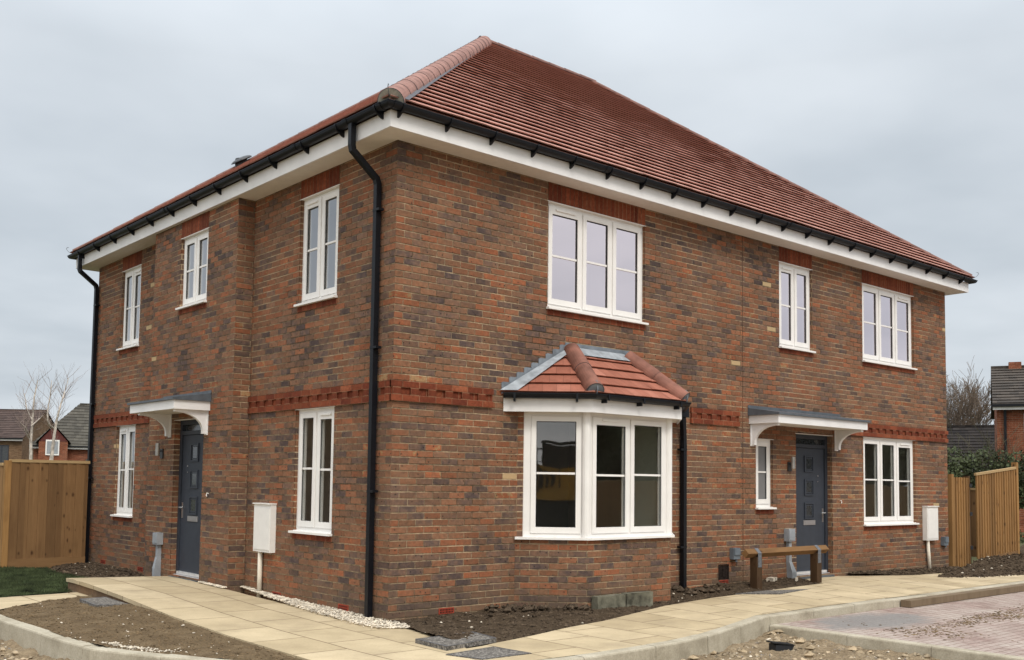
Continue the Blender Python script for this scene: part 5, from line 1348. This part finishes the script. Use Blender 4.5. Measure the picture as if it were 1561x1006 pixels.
birch(b2, R(-16), [([(.02, -.4)] + px([(78, 704), (80, 672), (82, 650), (84, 635)], 78), [.095, .08, .065, .055, .045]), (px([(81, 652), (74, 648), (70, 640), (70, 625), (73, 600), (74, 578)], 78), [.045, .04, .036, .03, .022, .01]),
                   (px([(84, 635), (88, 615), (93, 595), (98, 572)], 78), [.045, .032, .02, .01]), (px([(88, 615), (92, 604), (95, 598)], 78), [.02, .014, .008])],
      'white birch forking low into two stems, right of the straight birch', 12)

# --- right background
pC = at(66.80, 46)
hC = house_far('red brick house with mossy dark tiled roof at the right edge', (pC[0], pC[1], 0), R(-66), 12, 7.5, 4.95, 6.85, M['far_brick'], M['mossy'], wins=[(.98, 2.2, 3.45, 4.55, 1), (.98, 2.2, .9, 2.1, 1)])
m = MB(); m.tube([(.30, -.07, 4.8), (.30, -.07, -.5)], .05, square=True); m.build('downpipe', M['black'], hC)
m = MB(); m.box(FW, .55, 1.05, 3.5, 4.0, 6.7, 7.05); m.build('ridge_vent', M['far_brick'], hC)
pD = at(61.5, 62)
house_far('low outbuilding with plain black tiled roof behind the right hedge', (pD[0], pD[1], 0), R(-65.5), 6.6, 7, 2.7, 5.15, M['far_brick'], M['slate'])
bare_tree('bare_tree', at(65.15, 72, -.3), 10.6, .13, 5, 'bare many-stemmed tree behind the black roofed outbuilding at right', (M['twig'], M['twig']), depth=5, nb=4, spread=.52, stems=5, trunkfrac=.34, minr=.010, up=.16)
hg = empty('hedge', at(66, 33, 0), R(-66)); tag(hg, 'dark untrimmed hedge behind the right timber fence', 'hedge')
mb = MB(); rng = random.Random(9)
for i in range(22):
    x = -3.2 + i * .42; foliage(mb, (x, rng.uniform(-.2, .2), 1.25 + rng.uniform(-.05, .12)), (.55, .6, 1.38), 2600, .085, rng)
mb.build('foliage', M['leaf'], hg)
mb = MB(); segs = []
for i in range(70):
    grow(segs, V((rng.uniform(-3.3, 6), rng.uniform(-.4, .4), 1.0)), V((rng.uniform(-.4, .4), rng.uniform(-.4, .4), 1)).normalized(), rng.uniform(.8, 1.35), .012, 2, .5, .6, 3, rng, minr=.005)
for p_, r_, _d in segs: mb.tube(p_, r_, 3, caps=False)
mb.build('twigs', M['hedge2'], hg)

# --- what stands behind the photographer and shows in the panes
fence('timber boundary fence across the road facing the house', Fr((66, -17, 0), (-1, 0, 0), (0, 1, 0)), 64, -.25, 1.55, M['fence'], posts=tuple(range(0, 65, 4)), name='boundary_fence')
for i in range(15):
    leafy_tree('evergreen_tree', (5 + i * 4.1, -21 - (i % 3) * .6, -.3), 6.9 + (i % 2) * .5, 3.7, 'dense dark evergreen in the row behind the boundary fence', 40 + i, 3200, .55, group='evergreens across the road')
house_far('brown brick terrace opposite the side wall', (-34, 34, 0), R(-40), 18, 8, 4.8, 7.6, M['brown_brick'], M['brownroof'], wins=[(2, 3.5, 1, 2.3, 1), (6, 7.5, 1, 2.3, 1), (10, 11.5, 3, 4.3, 1), (2, 3.5, 3, 4.3, 1)])
dg_ = empty('excavator', (-11.7, -16.6, -.25), R(-43)); tag(dg_, 'small yellow tracked excavator parked behind the photographer', 'excavator')
D_ = Fr((0, 0, 0), (1, 0, 0), (0, -1, 0))
m = MB(); m.box(D_, -1.2, 1.3, -.9, .9, 1.0, 1.25); m.face([V((-1.2, .9, 1.25)), V((-1.2, -.9, 1.25)), V((-.7, -.8, 1.85)), V((-.7, .8, 1.85))]); m.box(D_, -.9, .4, -.8, -.05, 1.25, 1.85); m.box(D_, -.9, -.35, -.05, .8, 1.25, 1.85); m.build('body', M['digger'], dg_)
m = MB(); 
for s_ in (-1, 1): m.box(D_, -1.3, 1.3, s_ * .95 - .22, s_ * .95 + .22, .1, .62); m.tube([(-1.3, s_ * .95 - .22, .36), (-1.3, s_ * .95 + .22, .36)], .26, 14); m.tube([(1.3, s_ * .95 - .22, .36), (1.3, s_ * .95 + .22, .36)], .26, 14)
m.build('tracks', M['rubber'], dg_)
m = MB(); 
for a in ((-.3, .05), (.75, .05), (-.3, .8), (.75, .8)): m.tube([D_(a[0], a[1], 1.25), D_(a[0], a[1], 2.45)], .04, 8)
m.box(D_, -.38, .83, -.02, .88, 2.45, 2.52); m.build('cab_frame', M['rubber'], dg_)
m = MB(); m.tube([D_(.9, -.4, 1.2), D_(1.9, -.4, 2.7), D_(3.2, -.4, 2.3), D_(3.5, -.4, .7)], [.14, .16, .12, .1], square=True); m.build('boom', M['digger'], dg_)
m = MB(); m.box(D_, -1.0, 1.1, -.75, .75, .5, 1.0)
for i in range(5): m.box(D_, -.85 + i * .16, -.76 + i * .16, -.83, -.8, 1.35, 1.75)
m.box(D_, -1.0, .2, .8, .83, 1.38, 1.6); m.box(D_, .5, 1.25, .9, .93, 1.05, 1.2); m.build('chassis_panels', M['rubber'], dg_)
m = MB(); m.box(D_, -.3, .75, 0.0, .02, 1.3, 2.4); m.box(D_, -.3, .75, .84, .86, 1.3, 2.4); m.build('cab_glass', M['glassdark'], dg_)
dg_.scale = (1.22, 1.22, 1.22)
m = MB()
for x in (-1.1, -.55, 0): m.tube([D_(x, -.85, 1.2), D_(x, -.85, 2.2)], .018, 6)
m.tube([D_(-1.1, -.85, 2.2), D_(0, -.85, 2.2)], .018, 6); m.tube([D_(-1.1, -.85, 1.95), D_(0, -.85, 1.95)], .014, 6); m.build('handrail', M['rubber'], dg_)

# ================================================================== WORLD, SUN, CAMERA
sc = bpy.context.scene
SUN_AZ, SUN_EL = 200.0, 48.0     # compass bearing of the sun, degrees from +y towards +x
w = bpy.data.worlds.new('World'); sc.world = w; w.use_nodes = True
t = w.node_tree; bg = t.nodes['Background']; bg.inputs[1].default_value = 0.1
sky = t.nodes.new('ShaderNodeTexSky'); sky.sky_type = 'NISHITA'; sky.sun_disc = False
sky.sun_elevation = R(SUN_EL); sky.sun_rotation = R(SUN_AZ); sky.air_density = 1.2; sky.dust_density = 3
tc = t.nodes.new('ShaderNodeTexCoord'); sp_ = t.nodes.new('ShaderNodeSeparateXYZ'); t.links.new(tc.outputs['Generated'], sp_.inputs[0])
def mth(op, a, b=0.0, clamp=False):
    n = t.nodes.new('ShaderNodeMath'); n.operation = op; n.use_clamp = clamp
    for i, v in enumerate((a, b)):
        if isinstance(v, bpy.types.NodeSocket): t.links.new(v, n.inputs[i])
        else: n.inputs[i].default_value = v
    return n.outputs[0]
zc_ = mth('ADD', mth('MAXIMUM', sp_.outputs[2], 0.0), 0.16)
cv = t.nodes.new('ShaderNodeCombineXYZ'); t.links.new(mth('DIVIDE', sp_.outputs[0], zc_), cv.inputs[0]); t.links.new(mth('DIVIDE', sp_.outputs[1], zc_), cv.inputs[1])
nz = t.nodes.new('ShaderNodeTexNoise'); nz.inputs['Scale'].default_value = .75; nz.inputs['Detail'].default_value = 5; nz.inputs['Roughness'].default_value = .5; t.links.new(cv.outputs[0], nz.inputs['Vector'])
cr = t.nodes.new('ShaderNodeValToRGB'); e = cr.color_ramp.elements
e[0].position = .38; e[0].color = (5.7, 6.3, 6.9, 1); e[1].position = .62; e[1].color = (7.8, 8.35, 8.9, 1)
t.links.new(nz.outputs[0], cr.inputs[0])
# an overcast sky is brighter overhead than near the horizon
bz = t.nodes.new('ShaderNodeMapRange'); bz.inputs[1].default_value = .38; bz.inputs[2].default_value = .95; bz.inputs[3].default_value = 1.0; bz.inputs[4].default_value = 2.7
t.links.new(sp_.outputs[2], bz.inputs[0])
dt = t.nodes.new('ShaderNodeVectorMath'); dt.operation = 'DOT_PRODUCT'; t.links.new(tc.outputs['Generated'], dt.inputs[0])
dt.inputs[1].default_value = (math.sin(R(SUN_AZ + 12)) * .85, math.cos(R(SUN_AZ + 12)) * .85, .53)
dz = t.nodes.new('ShaderNodeMapRange'); dz.inputs[1].default_value = -.1; dz.inputs[2].default_value = .95; dz.inputs[3].default_value = 1.0; dz.inputs[4].default_value = 1.6
t.links.new(dt.outputs['Value'], dz.inputs[0])
wm = t.nodes.new('ShaderNodeMix'); wm.data_type = 'RGBA'; wm.blend_type = 'MULTIPLY'; wm.inputs[7].default_value = (1.0, .93, .845, 1)
wf_ = t.nodes.new('ShaderNodeMapRange'); wf_.inputs[1].default_value = -.1; wf_.inputs[2].default_value = .8; t.links.new(dt.outputs['Value'], wf_.inputs[0]); t.links.new(wf_.outputs[0], wm.inputs[0]); t.links.new(cr.outputs[0], wm.inputs[6])
vm = t.nodes.new('ShaderNodeVectorMath'); vm.operation = 'SCALE'; t.links.new(wm.outputs[2], vm.inputs[0]); t.links.new(mth('MULTIPLY', bz.outputs[0], dz.outputs[0]), vm.inputs['Scale'])
mx = t.nodes.new('ShaderNodeMix'); mx.data_type = 'RGBA'; mx.inputs[0].default_value = .93
t.links.new(sky.outputs[0], mx.inputs[6]); t.links.new(vm.outputs[0], mx.inputs[7]); t.links.new(mx.outputs[2], bg.inputs[0])

sl = bpy.data.lights.new('sun', 'SUN'); sl.energy = 1.5; sl.angle = R(16); sl.color = (1.0, .93, .84)
so = bpy.data.objects.new('sun', sl); C.objects.link(so)
sd = V((math.sin(R(SUN_AZ)) * math.cos(R(SUN_EL)), math.cos(R(SUN_AZ)) * math.cos(R(SUN_EL)), math.sin(R(SUN_EL))))
so.rotation_euler = sd.to_track_quat('Z', 'Y').to_euler()

cam = bpy.data.cameras.new('camera'); co = bpy.data.objects.new('camera', cam); C.objects.link(co); sc.camera = co
co.location = CAM; co.rotation_euler = (1.63686311, -0.0136381877, -0.707388669)
cam.sensor_width = 36; cam.lens = 1544.81148 / 1561 * 36
cam.shift_x = (780.5 - 757.2986) / 1561; cam.shift_y = (633.9612 - 503) / 1561
cam.clip_start = .05; cam.clip_end = 2000
sc.view_settings.view_transform = 'Standard'; sc.view_settings.look = 'None'; sc.view_settings.gamma = 1; sc.view_settings.exposure = 0
sc.cycles.max_bounces = 8; sc.cycles.transparent_max_bounces = 12
